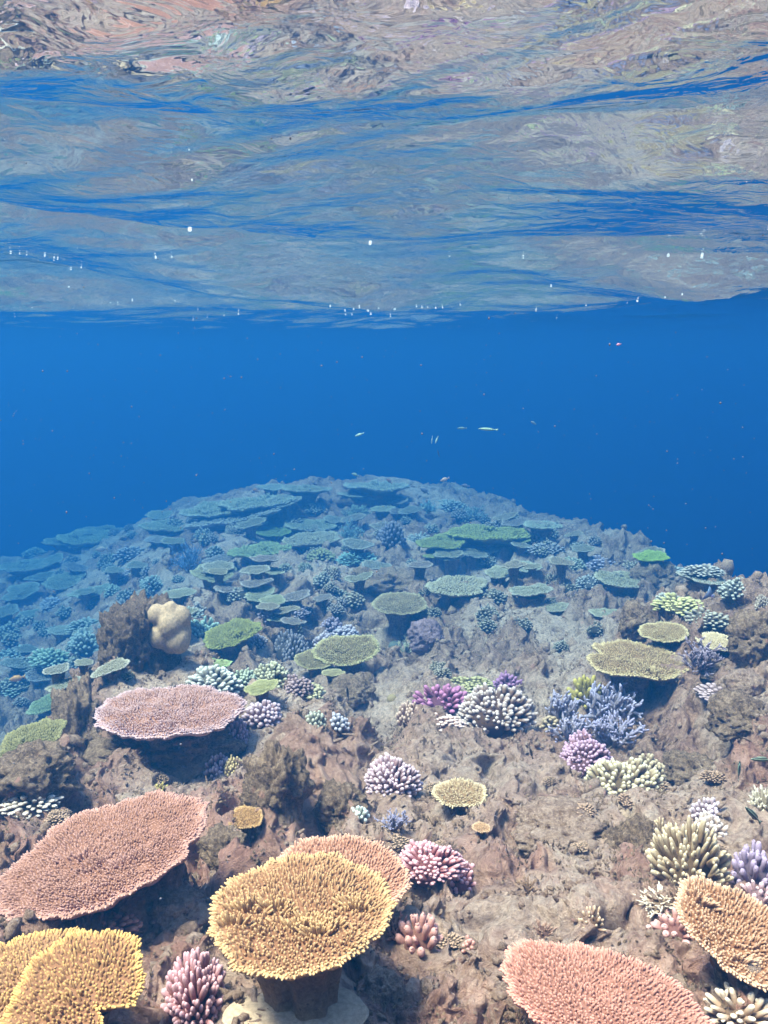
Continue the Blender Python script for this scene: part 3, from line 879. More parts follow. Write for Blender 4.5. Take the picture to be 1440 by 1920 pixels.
table(1140, 1885, 395, 185, (188, 124, 112), 'big pink table coral cut by the bottom edge of the photo', (240, 176, 164), roll=10, up=.07, seed=7, lob=.08)
table(1385, 1752, 235, 150, (180, 118, 82), 'brown tan table coral sloping down at the lower right edge', (240, 205, 180), roll=22, up=.08, seed=8, lob=.09, clumps=2)
table(863, 1490, 102, 44, (176, 136, 100), 'small beige table coral casting a dark shadow on the sand', (238, 222, 190), up=.055, seed=9, lob=.14)
table(460, 1534, 60, 40, (184, 132, 80), 'tiny tan plate coral on brown rock above the yellow table coral', (226, 188, 140), up=.035, seed=10, sp=.11)
table(1190, 1240, 170, 70, (160, 120, 84), 'cream table coral with a split front edge on the right', (236, 218, 176), up=.12, seed=11, notch=1, clumps=2, roll=2)
table(1245, 1187, 86, 36, (166, 130, 92), 'small cream table coral just behind the split edged one', (240, 226, 184), up=.09, seed=12, sp=.07)
table(650, 1220, 115, 58, (146, 120, 86), 'olive table coral with its smaller twin on the left', (222, 214, 166), up=.09, seed=13, roll=0)
table(592, 1237, 72, 38, (144, 120, 86), 'small olive table coral tucked left under the larger olive one', (220, 212, 168), up=.06, seed=14, sp=.055)
table(624, 1262, 44, 12, (170, 156, 116), 'thin olive shelf coral beneath the pair of olive table corals', (218, 210, 170), up=.05, seed=15, sp=.09)
table(750, 1134, 104, 38, (150, 122, 92), 'olive brown table coral overhanging a dark hollow in mid reef', (216, 206, 172), up=.13, seed=16, roll=-2, clumps=1)
table(856, 1101, 116, 30, (166, 154, 134), 'pale grey green table coral on the slope behind the olive brown one', (200, 196, 178), up=.06, seed=17, detail=1, roll=1)
table(434, 1190, 108, 42, (140, 138, 84), 'tilted green table coral right of the beige lobed coral', (170, 172, 100), up=.09, seed=18, roll=-14, detail=1)
table(490, 1289, 54, 28, (170, 168, 110), 'small olive cup coral in front of the two white bushy corals', (214, 208, 160), up=.05, seed=19, roll=-10, detail=1)
table(400, 1245, 60, 18, (160, 160, 120), 'pale green shelf coral behind the white bushy coral', (190, 224, 160), up=.03, seed=20, detail=1)
table(60, 1385, 130, 46, (134, 128, 86), 'wide dull olive plate coral beside the dark rock stack', (170, 164, 120), up=.05, seed=21, roll=-16, detail=1)
table(90, 1320, 90, 22, (130, 150, 90), 'faint green plate coral in the blue behind the rock stack', None, up=.05, seed=22, roll=-14, detail=1)
table(1345, 1205, 76, 30, (224, 196, 160), 'ragged cream coral plate above the lilac branches', (240, 226, 200), up=.05, seed=23, notch=1, roll=8, sp=.08)
table(902, 1562, 32, 16, (200, 150, 110), 'tiny tan plate coral alone on the sand below the small beige table', (236, 200, 170), up=.02, seed=24, sp=.16)
# mid and far ones
YG = (150, 152, 92); YG2 = (188, 194, 116)
FARK = (.16, (150, 138, 118))
far = [
 (832, 1017, 88, 26, YG, YG2, .10, 0, 'bright yellow green table coral with a dark fish over it'),
 (915, 1002, 130, 26, YG, YG2, .13, 1, 'longest yellow green table coral, behind the one with the dark fish'),
 (965, 1011, 72, 16, YG, YG2, .10, -4, 'narrow yellow green plate at the right tip of the green group'),
 (818, 1043, 38, 10, YG, YG2, .05, 0, 'small yellow green plate low beneath the green table with the fish'),
 (1221, 1044, 66, 17, (146, 176, 84), (186, 214, 110), .10, 0, 'lone bright green table coral on the right hand crest'),
 (914, 1029, 56, 18, (196, 186, 150), None, .09, 0, 'small cream oval table coral in front of the green group'),
 (585, 1012, 98, 24, (176, 164, 140), (214, 210, 190), .12, -4, 'grey beige oval table coral in the middle of the far slope'),
 (580, 985, 82, 22, (140, 160, 120), None, .12, 2, 'dull green table coral behind the grey beige oval one'),
 (512, 998, 56, 18, (110, 150, 90), (170, 210, 110), .10, 2, 'dark cup shaped coral with a thin green rim'),
 (487, 1033, 100, 22, (140, 176, 110), (176, 204, 140), .10, -3, 'pale green table coral carrying a lilac cluster'),
 (402, 1075, 78, 30, (150, 156, 126), (190, 200, 170), .16, -2, 'grey green table coral above a deep blue shadow'),
 (514, 1071, 38, 13, (150, 166, 130), None, .12, 0, 'tiny grey green table coral right of the shadowed one'),
 (488, 1115, 56, 24, (150, 170, 130), None, .07, -3, 'pale green rounded plate above the purple clusters'),
 (512, 1126, 46, 18, (160, 180, 120), None, .08, -2, 'second smaller plate overlapping the pale green rounded one'),
 (520, 1160, 50, 10, (160, 184, 110), None, .02, 2, 'thin green shelf below the purple clusters'),
 (165, 1009, 110, 20, (170, 190, 150), (206, 220, 190), .16, -3, 'pale long table coral highest on the left slope'),
 (298, 966, 46, 15, (150, 186, 170), None, .16, 0, 'small pale oval table coral on the skyline left of the long ledge'),
 (297, 1012, 46, 13, (170, 160, 190), None, .10, 0, 'small lilac oval plate under the left skyline'),
 (316, 988, 90, 18, (120, 150, 110), None, .08, 2, 'dull green plate below the small pale skyline oval'),
 (405, 957, 120, 22, (140, 158, 120), None, .20, -8, 'left part of the long ledge of table corals on the skyline'),
 (480, 945, 120, 22, (140, 158, 120), None, .22, -6, 'middle part of the long ledge of table corals on the skyline'),
 (530, 940, 60, 20, (150, 150, 130), None, .20, -4, 'right end of the long ledge of table corals on the skyline'),
 (440, 974, 170, 12, (120, 120, 120), None, .10, -9, 'thin lower shelf running under the long skyline ledge'),
 (510, 914, 42, 12, (170, 196, 190), None, .22, 0, 'small pale table coral on top of the skyline above the ledge'),
 (572, 918, 76, 12, (150, 160, 130), None, .24, 1, 'flat table coral standing on the skyline right of the small pale one'),
 (708, 914, 106, 14, (150, 170, 160), None, .26, 3, 'highest table coral on the middle of the far crest'),
 (668, 928, 60, 9, (140, 160, 150), None, .16, 0, 'thin shelf just under the highest table coral'),
 (716, 955, 42, 11, (160, 180, 150), None, .12, 0, 'small pale oval plate below the highest table coral'),
 (1016, 986, 72, 12, (150, 180, 160), None, .14, 2, 'flat pale table coral on the skyline right of the green group'),
 (935, 1074, 52, 20, (160, 176, 150), None, .10, 2, 'small grey green plate below the cream oval one'),
 (983, 1064, 60, 18, (150, 170, 150), None, .06, -3, 'lumpy pale plate touching the small grey green one'),
 (120, 1090, 72, 26, (130, 160, 120), None, .14, -8, 'tilted green grey table coral low on the hazy left slope'),
 (40, 1110, 66, 26, (130, 160, 140), None, .10, -10, 'broad hazy plate near the left edge of the photo'),
 (50, 1062, 96, 18, (130, 170, 170), None, .14, -2, 'long faint plate at the left edge on the slope skyline'),
 (100, 1050, 40, 14, (150, 180, 170), None, .10, -10, 'small faint plate beside the long one at the left skyline'),
 (120, 996, 66, 13, (120, 160, 160), None, .12, -1, 'faint plate behind the pale long table coral on the left'),
 (190, 977, 86, 15, (120, 150, 140), None, .14, 0, 'farthest hazy plate on the left skyline'),
 (335, 1113, 50, 18, (140, 166, 150), None, .08, 0, 'small plate left of the deep blue shadow'),
 (55, 1155, 50, 18, (120, 160, 160), None, .06, -3, 'small hazy ring shaped plate at the far left'),
 (175, 1110, 80, 16, (130, 170, 150), None, .08, -8, 'sloping blue green plate in the middle of the left slope'),
 (40, 1005, 10, 5, (120, 160, 160), None, .05, 0, ''),
 (120, 1182, 60, 16, (140, 170, 170), None, .08, -3, 'pale hazy plate level with the top of the rock pillar'),
 (1320, 1085, 90, 18, (140, 160, 160), None, .05, 6, 'grey blue plate on the right crest behind the cream corals'),
 (1165, 1088, 96, 26, (150, 146, 100), None, .08, 3, 'olive brown plate mound under the lone green table'),
 (995, 1108, 90, 14, (130, 140, 120), None, .07, -8, 'thin tilted grey shelf in the middle of the rubble slope'),
 (1040, 1140, 70, 12, (130, 136, 110), None, .05, -4, 'dull grey shelf on the rubble right of centre'),
 (1135, 1150, 60, 14, (150, 160, 130), None, .04, -3, 'small grey green shelf left of the dark rock knob'),
]
for k, (px, py, w, h, c, t, up, rl, lab) in enumerate(far):
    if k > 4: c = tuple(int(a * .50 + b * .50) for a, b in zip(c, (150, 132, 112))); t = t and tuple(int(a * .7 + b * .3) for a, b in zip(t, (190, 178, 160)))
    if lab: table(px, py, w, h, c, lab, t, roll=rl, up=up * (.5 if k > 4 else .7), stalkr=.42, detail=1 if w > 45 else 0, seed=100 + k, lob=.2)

# ------------------------------------------------------------------ bushy, knobby and branching corals near the camera
bushy(733, 1453, 98, 68, (176, 126, 140), 'lilac white bushy coral alone in the middle of the reef', (236, 216, 236), seed=201, n=220, L=.26)
bushy(928, 1322, 126, 78, (150, 106, 86), 'large brown bushy coral with white finger tips right of the magenta one', (232, 218, 222), seed=202, n=260, L=.22)
bushy(830, 1311, 98, 56, (170, 92, 140), 'bright magenta knobby coral in the middle cluster', (226, 156, 208), seed=203, style='knob', n=70, L=.30, r=.085, name='knobby_coral', cat='knobby coral')
bushy(880, 1283, 84, 26, (160, 148, 100), 'olive dome coral behind the magenta knobby one', (200, 192, 150), seed=204, n=160, L=.16)
bushy(950, 1281, 62, 36, (160, 100, 165), 'small purple knobby coral behind the brown and white bushy one', (205, 160, 210), seed=205, style='knob', n=60, L=.28, r=.09, name='knobby_coral', cat='knobby coral')
bushy(828, 1353, 82, 34, (196, 140, 132), 'pinkish white bushy coral in front of the magenta knobby one', (242, 220, 220), seed=206, n=110, L=.28)
bushy(766, 1333, 42, 42, (186, 140, 124), 'small beige pink bushy coral left of the magenta knobby one', (232, 206, 196), seed=207, n=70, L=.3)
bushy(1098, 1412, 106, 70, (172, 110, 128), 'pinkish lilac bushy coral below the blue branches', (216, 184, 220), seed=208, n=300, L=.20)
bushy(1166, 1462, 122, 84, (166, 134, 102), 'cream spiky bushy coral touching the pinkish lilac one', (244, 232, 206), seed=209, n=240, L=.25)
bushy(1215, 1440, 60, 50, (150, 120, 96), 'smaller cream bushy coral right behind the cream spiky one', (222, 206, 180), seed=210, n=90, L=.28)
bushy(804, 1613, 112, 72, (196, 106, 116), 'rose pink bushy coral right of the pink table coral', (244, 198, 214), seed=211, n=210, L=.27)
bushy(862, 1642, 78, 58, (200, 112, 122), 'smaller rose pink bushy coral at the right tip of the larger one', (248, 204, 222), seed=212, n=90, L=.30)
bushy(790, 1752, 84, 76, (204, 132, 124), 'pale pink coral with thick rounded fingers right of the yellow table', (240, 190, 190), seed=213, n=26, L=.42, r=.13, style='knob', name='knobby_coral', cat='knobby coral')
bushy(743, 1740, 46, 66, (180, 124, 108), 'thin brown tufted coral between the yellow table and the pale pink fingers', (214, 170, 160), seed=214, n=50, L=.4, style='spike')
bushy(368, 1852, 118, 116, (186, 108, 112), 'tall purple pink bushy coral left of the yellow table stalk', (238, 196, 214), seed=215, n=200, L=.34)
bushy(492, 1335, 66, 44, (164, 118, 132), 'small lilac white bushy coral right of the round pink table', (228, 206, 226), seed=216, n=80, L=.32)
bushy(436, 1372, 66, 56, (150, 110, 130), 'faded purple bushy coral under the right rim of the round pink table', (196, 166, 190), seed=217, n=120, L=.28)
bushy(412, 1436, 48, 54, (140, 96, 120), 'small purple bushy coral with white tips on shaded rock', (222, 204, 226), seed=218, n=80, L=.3)
bushy(438, 1434, 36, 50, (172, 140, 96), 'small tan bushy coral behind the purple white tipped one', (222, 202, 160), seed=219, n=80, L=.24)
bushy(402, 1272, 92, 50, (152, 146, 140), 'white tipped grey bushy coral right of the rock pillar', (226, 226, 226), seed=220, n=130, L=.32)
bushy(458, 1270, 46, 30, (140, 150, 130), 'small greenish bushy coral between two white tipped ones', (196, 206, 190), seed=221, n=70)
bushy(510, 1262, 66, 44, (146, 140, 112), 'olive and white bushy coral behind the small olive cup', (214, 212, 190), seed=222, n=110, L=.3)
bushy(556, 1283, 56, 34, (140, 108, 110), 'brownish purple bushy coral behind the beige knobbly one', (190, 164, 174), seed=223, n=90, L=.26)
bushy(572, 1300, 72, 38, (158, 142, 102), 'beige knobbly bushy coral left of the dark hollow', (218, 208, 176), seed=224, n=90, L=.3)
bushy(548, 1212, 66, 56, (116, 110, 124), 'broad dull purple grey bushy coral left of the olive table corals', (164, 160, 178), seed=225, n=170, L=.24)
bushy(620, 1171, 42, 28, (140, 112, 140), 'small dark lilac bushy coral at the top of the lilac trio', (200, 184, 214), seed=226, n=70)
bushy(648, 1186, 56, 28, (160, 132, 158), 'lilac white bushy coral on the right of the lilac trio', (232, 220, 240), seed=227, n=90)
bushy(608, 1202, 52, 34, (160, 132, 154), 'lilac white bushy coral on the left of the lilac trio behind the olive table', (230, 216, 236), seed=228, n=90)
bushy(60, 1497, 112, 46, (190, 164, 150), 'pale white ragged coral clump at the left edge above the brown table', (240, 232, 232), seed=229, n=110, L=.3, style='knob', r=.085)
bushy(1325, 1517, 52, 40, (180, 150, 170), 'lilac white bushy coral above the beige finger coral', (238, 222, 244), seed=230, n=60, L=.34)
bushy(1330, 1548, 56, 44, (196, 164, 160), 'pinkish white spiky coral at the top right of the beige finger coral', (246, 236, 236), seed=231, n=60, L=.4)
bushy(1436, 1500, 50, 56, (200, 180, 160), 'white spiky coral at the right edge of the photo', (246, 240, 230), seed=232, n=50, L=.4, style='spike')
bushy(1292, 1598, 128, 116, (172, 134, 104), 'large beige finger coral on the right foreground', (238, 222, 196), seed=233, n=170, L=.36, r=.058)
bushy(1240, 1560, 50, 70, (164, 130, 104), 'upright beige finger tuft on the left flank of the large finger coral', (232, 208, 180), seed=234, n=34, L=.5, r=.1)
bushy(1410, 1625, 84, 90, (160, 132, 178), 'lavender knobby coral at the right edge below the finger coral', (214, 194, 232), seed=235, n=44, L=.36, r=.11, style='knob', name='knobby_coral', cat='knobby coral')
bushy(1420, 1680, 70, 50, (206, 156, 176), 'pale pink knobby coral under the lavender one at the right edge', (240, 210, 224), seed=236, n=34, L=.36, r=.12, style='knob', name='knobby_coral', cat='knobby coral')
bushy(1242, 1692, 88, 50, (196, 160, 140), 'white tipped spiky coral on the left rim of the brown tan table', (250, 240, 226), seed=237, n=46, L=.5, r=.085, style='spike')
bushy(1262, 1740, 84, 60, (210, 136, 134), 'pink thick fingered coral below the white tipped spiky one', (248, 206, 210), seed=238, n=24, L=.44, r=.13, style='knob', name='knobby_coral', cat='knobby coral')
bushy(1392, 1893, 124, 84, (192, 150, 128), 'cream thick fingered coral in the bottom right corner', (248, 236, 222), seed=239, n=40, L=.52, r=.095)
bushy(1110, 1722, 50, 44, (176, 128, 106), 'tiny beige cup shaped coral on the pink foreground rock', (232, 208, 184), seed=240, n=26, L=.4, r=.1)
bushy(1018, 1745, 44, 34, (160, 112, 100), 'tiny brown tufted coral left of the tiny beige cup', (208, 178, 164), seed=241, n=26, L=.42, style='spike', r=.09)
bushy(987, 1664, 44, 34, (150, 112, 92), 'tiny dull brown tuft right of the rose pink corals', (192, 162, 140), seed=242, n=24, L=.45, style='spike', r=.09)
bushy(880, 1772, 34, 26, (190, 122, 112), 'tiny pinkish tuft on bare rock right of the pale pink fingers', (224, 170, 164), seed=243, n=24, L=.4)
bushy(497, 1468, 44, 40, (196, 140, 130), 'pale pink crusty knob on the rugged brown rock', (232, 200, 200), seed=244, n=20, L=.3, r=.16, style='knob', name='knobby_coral', cat='knobby coral')
bushy(562, 1446, 18, 14, (224, 206, 206), 'tiny white knob on the rock right of the pale pink one', (246, 240, 240), seed=245, n=16, L=.3, r=.2, style='knob', name='knobby_coral', cat='knobby coral')
bushy(302, 1478, 24, 20, (196, 170, 100), 'tiny yellow knob in the shadow under the round pink table', (226, 206, 140), seed=246, n=16, L=.3, r=.2, style='knob', name='knobby_coral', cat='knobby coral')
bushy(675, 1524, 34, 26, (170, 176, 176), 'tiny pale blue white tuft left of the small blue branches', (226, 236, 240), seed=247, n=26, L=.4)
bushy(632, 1352, 44, 32, (150, 146, 166), 'small pale blue knobbly coral left of the middle channel', (206, 204, 226), seed=248, n=40, L=.36)
bushy(592, 1346, 36, 30, (146, 146, 136), 'small pale grey coral tuft touching the pale blue knobbly one', (206, 206, 196), seed=249, n=34, L=.36)
bushy(1040, 1352, 52, 30, (160, 136, 110), 'small tan coral tuft left of the blue branches', (206, 184, 160), seed=250, n=60)
bushy(1345, 1300, 76, 26, (150, 122, 130), 'flat brownish lilac bushy coral below the lilac branches', (204, 180, 190), seed=251, n=90, L=.3)
bushy(1278, 1132, 92, 34, (166, 156, 104), 'cream yellow bushy coral behind the small cream table', (218, 212, 160), seed=252, n=130, L=.26)
bushy(1127, 1056, 66, 28, (150, 130, 160), 'lilac domed coral near the right crest left of the green table', (204, 192, 216), seed=253, n=90, L=.2, detail=1)
bushy(210, 1735, 90, 26, (150, 80, 66), 'row of reddish stubby fingers in the shade below the big brown table', (214, 160, 150), seed=254, n=60, L=.34)
bushy(700, 1795, 10, 8, (180, 120, 110), 'tiny red brown tuft beside the yellow table stalk', None, seed=255, n=16) 

stag(1142, 1330, 104, 84, (150, 138, 166), 'blue violet branching coral right of the yellow leafy one', (196, 192, 236), seed=301, n=18, r=.085, sub=5)
stag(1054, 1328, 72, 66, (150, 138, 166), 'small blue violet branching coral left of the yellow leafy one', (198, 194, 234), seed=302, n=14, r=.10, sub=4)
stag(1074, 1372, 80, 60, (150, 138, 166), 'blue violet branches just above the pinkish lilac bushy coral', (200, 192, 232), seed=303, n=16, r=.10, sub=4)
stag(1146, 1378, 96, 64, (150, 138, 166), 'darker blue violet branches spreading low on the right', (186, 178, 224), seed=304, n=18, r=.085, sub=4)
stag(738, 1541, 62, 40, (150, 138, 166), 'small blue violet branching coral on the sand above the rose pink ones', (176, 176, 226), seed=305, n=12, r=.07, sub=4)
bushy(1100, 1293, 62, 50, (178, 158, 78), 'yellow leafy coral standing between the blue violet branches', (224, 208, 120), seed=306, n=26, L=.5, r=.12, style='knob', name='fire_coral', cat='fire coral')
stag(1318, 1238, 90, 60, (120, 96, 120), 'dark lilac branching coral right of the cream table corals', (206, 190, 220), seed=307, n=18, r=.055, sub=4)
stag(760, 1215, 34, 30, (180, 180, 160), 'tiny white branching coral by the small coral ball', (226, 230, 214), seed=308, n=8, r=.09, sub=3, detail=1)
stag(355, 1052, 66, 58, (120, 140, 180), 'bright blue branching coral on the hazy slope', (130, 170, 240), seed=309, n=22, r=.035, sub=5, detail=1)
stag(655, 1002, 56, 38, (150, 180, 190), 'pale branching coral right of the grey beige oval table', (190, 216, 224), seed=310, n=22, r=.035, sub=5, detail=1)
stag(886, 966, 62, 30, (140, 160, 170), 'pale branching coral behind the green group', (180, 200, 210), seed=311, n=22, r=.035, sub=5, detail=1)
stag(800, 953, 46, 24, (140, 176, 190), 'small pale blue branching coral on the skyline right of the highest table', (180, 216, 226), seed=312, n=22, r=.035, sub=5, detail=1)

farb = [
 (378, 1178, 60, 40, (130, 176, 176), (196, 230, 226), 'turquoise white bushy coral right of the beige lobed coral'),
 (508, 1148, 50, 26, (140, 116, 150), (204, 190, 220), 'purple bushy cluster left of its twin above the green shelf'),
 (552, 1146, 48, 22, (140, 120, 150), (200, 188, 216), 'purple bushy cluster right of its twin above the green shelf'),
 (482, 1202, 44, 26, (140, 130, 160), (204, 200, 224), 'small lilac bushy coral below the tilted green table'),
 (553, 1175, 30, 22, (140, 140, 90), None, 'small olive tuft below the right purple cluster'),
 (735, 996, 56, 42, (120, 110, 130), (160, 156, 180), 'round purple brown bushy coral in the middle of the far slope'),
 (667, 1044, 70, 24, (130, 190, 200), (190, 236, 240), 'bright turquoise spiky coral on the far slope'),
 (604, 1040, 56, 24, (150, 146, 96), (190, 190, 140), 'olive fan shaped bushy coral left of the turquoise one'),
 (621, 1071, 32, 22, (176, 150, 120), None, 'small tan coral knob below the olive fan'),
 (573, 1062, 24, 18, (150, 160, 120), None, 'tiny olive tuft left of the small tan knob'),
 (673, 958, 40, 22, (140, 160, 150), (190, 210, 200), 'small spiky coral left of the small pale oval plate'),
 (845, 947, 62, 20, (130, 150, 170), None, 'rounded blue grey coral on the skyline behind the green group'),
 (785, 1008, 40, 20, (170, 190, 210), None, 'small pale blue tuft left of the table with the dark fish'),
 (1025, 1026, 60, 20, (140, 130, 170), None, 'lilac grey mound right of the green group'),
 (1072, 1055, 50, 24, (150, 160, 130), None, 'dull green mound left of the lilac domed coral'),
 (1105, 1090, 50, 24, (150, 160, 190), None, 'pale lilac lump below the lilac domed coral'),
 (235, 1076, 62, 20, (140, 130, 190), None, 'lilac dome coral in the middle of the left slope'),
 (245, 1035, 60, 24, (130, 130, 180), None, 'larger lilac grey dome under the pale long table coral'),
 (205, 1048, 36, 24, (100, 120, 110), None, 'dark round bushy coral left of the larger lilac grey dome'),
 (212, 1106, 40, 22, (120, 170, 150), None, 'green tinged bushy coral below the lilac dome coral'),
 (285, 1090, 46, 24, (130, 170, 180), None, 'pale blue bushy coral left of the bright blue branches'),
 (106, 1131, 62, 22, (150, 140, 200), None, 'lilac arched coral on the left slope'),
 (160, 1170, 60, 24, (110, 150, 160), None, 'dim blue bushy coral behind the rock pillar'),
 (95, 1232, 70, 34, (120, 190, 160), None, 'mint green bushy coral left of the rock pillar'),
 (160, 1200, 66, 40, (110, 160, 180), None, 'spreading pale blue bushy coral left of the rock pillar'),
 (30, 1225, 60, 30, (110, 160, 170), None, 'dim blue green mound at the left edge level with the pillar'),
 (30, 1290, 60, 26, (120, 170, 160), None, 'pale mint mound at the left edge below the dim one'),
 (65, 1020, 50, 16, (110, 150, 160), None, 'faint rounded coral on the left end of the skyline'),
 (345, 1150, 60, 26, (120, 150, 160), None, 'dim blue grey coral in the channel right of the pillar top'),
 (1260, 1068, 60, 20, (150, 160, 180), None, 'pale blue grey mound on the right crest beside the green table'),
 (1320, 1068, 70, 22, (140, 150, 170), None, 'long blue grey mound on the right crest'),
 (1380, 1100, 66, 34, (130, 150, 160), None, 'last grey mound where the right crest meets the blue water'),
 (1330, 1158, 80, 34, (140, 130, 120), (190, 186, 180), 'grey brown knobbly mound above the ragged cream plate'),
 (1250, 1120, 40, 20, (150, 170, 190), None, 'pale blue lump left of the cream yellow bushy coral'),
 (590, 950, 40, 18, (140, 160, 170), None, 'small pale bushy coral under the flat skyline table'),
 (440, 1115, 30, 18, (120, 150, 160), None, 'dim coral tuft beside the pale green rounded plate'),
 (745, 945, 44, 18, (110, 130, 150), None, 'dark blue grey bushy coral right of the highest table coral'),
 (1430, 1128, 30, 26, (170, 140, 130), None, 'small pale brown coral at the right edge near the crest'),
]
for k, (px, py, w, h, c, t, lab) in enumerate(farb):
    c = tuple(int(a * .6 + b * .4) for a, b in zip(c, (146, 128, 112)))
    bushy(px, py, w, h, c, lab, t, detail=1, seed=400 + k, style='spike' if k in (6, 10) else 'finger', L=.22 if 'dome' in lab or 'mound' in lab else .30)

# ------------------------------------------------------------------ countless small corals and knobs that fill the slopes
rg = random.Random(77)
def inpoly(x, y, P):
    c = False
    for i in range(len(P)):
        (x1, y1), (x2, y2) = P[i], P[i - 1]
        if (y1 > y) != (y2 > y) and x < (x2 - x1) * (y - y1) / (y2 - y1) + x1: c = not c
    return c
zones = [
 ([(0, 1060), (120, 1000), (340, 965), (420, 1000), (400, 1180), (180, 1300), (0, 1330)], 84, 'left',
  [(120, 165, 160), (110, 150, 165), (140, 165, 130), (135, 135, 175), (150, 175, 160)]),
 ([(380, 980), (700, 930), (900, 960), (1050, 1000), (1000, 1080), (760, 1090), (560, 1180), (420, 1110)], 76, 'middle',
  [(130, 150, 150), (150, 160, 120), (130, 120, 150), (160, 150, 130), (150, 170, 165)]),
 ([(700, 1110), (1000, 1080), (1260, 1060), (1420, 1130), (1180, 1180), (1060, 1280), (760, 1260)], 16, 'rubble',
  [(140, 140, 110), (150, 150, 120), (120, 124, 110), (160, 150, 130)]),
]
zones.append(([(860, 940), (1060, 985), (1240, 1045), (1130, 1085), (960, 1020)], 26, 'crest', [(150, 160, 150), (150, 140, 160), (160, 150, 130)]))
zones.append(([(560, 1400), (1240, 1380), (1420, 1480), (1200, 1800), (860, 1900), (600, 1560)], 15, 'front', [(186, 136, 116), (196, 136, 124), (176, 140, 116), (200, 166, 146)]))
zones.append(([(0, 1430), (420, 1440), (640, 1480), (520, 1590), (420, 1600), (0, 1560)], 8, 'shade', [(160, 120, 98), (170, 130, 110)]))
what = {'front': 'scattered on the bare rock of the foreground', 'shade': 'on the brown rock above the big oval table coral', 'crest': 'on the right shoulder of the far crest', 'left': 'on the deep hazy blue slope at the left', 'middle': 'on the far middle slope below the crest', 'rubble': 'among the grey rubble right of centre'}
for poly, n, zn, cols in zones:
    x0 = min(p[0] for p in poly); x1 = max(p[0] for p in poly); y0 = min(p[1] for p in poly); y1 = max(p[1] for p in poly)
    k = 0
    while k < n:
        px, py = rg.uniform(x0, x1), rg.uniform(y0, y1)
        if not inpoly(px, py, poly): continue
        k += 1
        c = tuple(int((a * .45 + b * .55) * (.7 if zn == 'rubble' else .9)) for a, b in zip(rg.choice(cols), (146, 120, 98))); s = rg.uniform(.6, 1.25) * (1 + (py - 1000) / 700) * (.8 if zn in ('front', 'shade') else 1)
        if zn not in ('rubble', 'front', 'shade') and rg.random() < .38:
            table(px, py, 44 * s, 13 * s, c, 'small dull plate coral ' + what[zn], None, roll=rg.uniform(-16, 9), up=rg.uniform(.03, .12), detail=0, seed=1000 + k, group='small plate corals ' + what[zn])
        else:
            bushy(px, py, 30 * s, 16 * s, c, 'small dull bushy coral ' + what[zn], (196, 164, 146) if zn in ('front', 'shade') else None, detail=1 if zn in ('front', 'shade') else 0, seed=2000 + k + (50 if zn == 'front' else 0), lift=.012 if zn in ('front', 'shade') else 0, group='small bushy corals ' + what[zn], L=rg.choice([.2, .3]))

# loose rubble: countless chips of dead coral
def rubble():
    rs = np.random.RandomState(5)
    mb = MB(); V0, T0 = _ico[1]
    n = 5200
    Y = 1.1 + (rs.uniform(0, 1, n) ** 1.3) * 6.3
    X = rs.uniform(-.5, .5, n) * Y
    s = rs.lognormal(math.log(.0055), .55, n) * (1 + .2 * Y)
    s = np.clip(s, .0025, .03)
    Yn = far_y(Y); q = Yn / Y; X = X * q; Y = Yn; s = s * q
    Z = np.array([ground(x, y) for x, y in zip(X, Y)])
    for i in range(n):
        V = V0 * (1 + rs.uniform(-.35, .35, (len(V0), 1))) * s[i] * rs.uniform(.45, 1.3, 3)
        a = rs.uniform(0, 6.28); R = np.array(Euler(rs.uniform(0, 6.28, 3)).to_matrix())
        mb.add(V @ R.T + [X[i], Y[i], Z[i] + s[i] * .25], None, T0)
    # broken coral fingers lying about
    n2 = 1500
    Y = 1.1 + (rs.uniform(0, 1, n2) ** 1.4) * 4.5; X = rs.uniform(-.5, .5, n2) * Y
    Yn = far_y(Y); q = Yn / Y; X = X * q; Y = Yn
    Z = np.array([ground(x, y) for x, y in zip(X, Y)])
    D = rs.normal(0, 1, (n2, 3)); D[:, 2] = np.abs(D[:, 2]) * .7
    nubs(mb, np.stack([X, Y, Z], 1), D, rs.uniform(.012, .035, n2) * q, rs.uniform(.003, .006, n2) * q, 6)
    return mb.mesh("coral_rubble")
tag(link("coral_rubble", rubble(), M_RUBBLE), 'scattered chips of dead coral and broken fingers over the reef', 'rubble', kind='stuff')

# fuzzy turf algae and tiny knobs on the near rock
def turf():
    rs = np.random.RandomState(9); mb = MB()
    n = 70000
    Y = 1.15 + (rs.uniform(0, 1, n) ** 1.25) * 3.4; X = rs.uniform(-.46, .46, n) * (Y + .1)
    m = fbm(X * 2.6, Y * 2.6, 3, 131); keep = m > rs.uniform(-.5, .5, n)
    X, Y = X[keep], Y[keep]; n = len(X)
    Yn = far_y(Y); q = Yn / Y; X = X * q; Y = Yn
    Z = height(X, Y)
    eps = .01
    gx = (height(X + eps, Y) - Z) / eps; gy = (height(X, Y + eps) - Z) / eps
    D = np.stack([-gx * .5, -gy * .5, np.ones(n)], 1) + rs.normal(0, .5, (n, 3))
    nubs(mb, np.stack([X, Y, Z - .003], 1), D, rs.uniform(.005, .014, n) * q, rs.uniform(.0015, .0038, n) * q, 4, ts=(0, .6), pr=(1.0, .8))
    return mb.mesh("turf_algae")
tag(link("turf_algae", turf(), M_ROCK), 'short brown turf algae and nubbins coating the near rock', 'algae', kind='stuff')

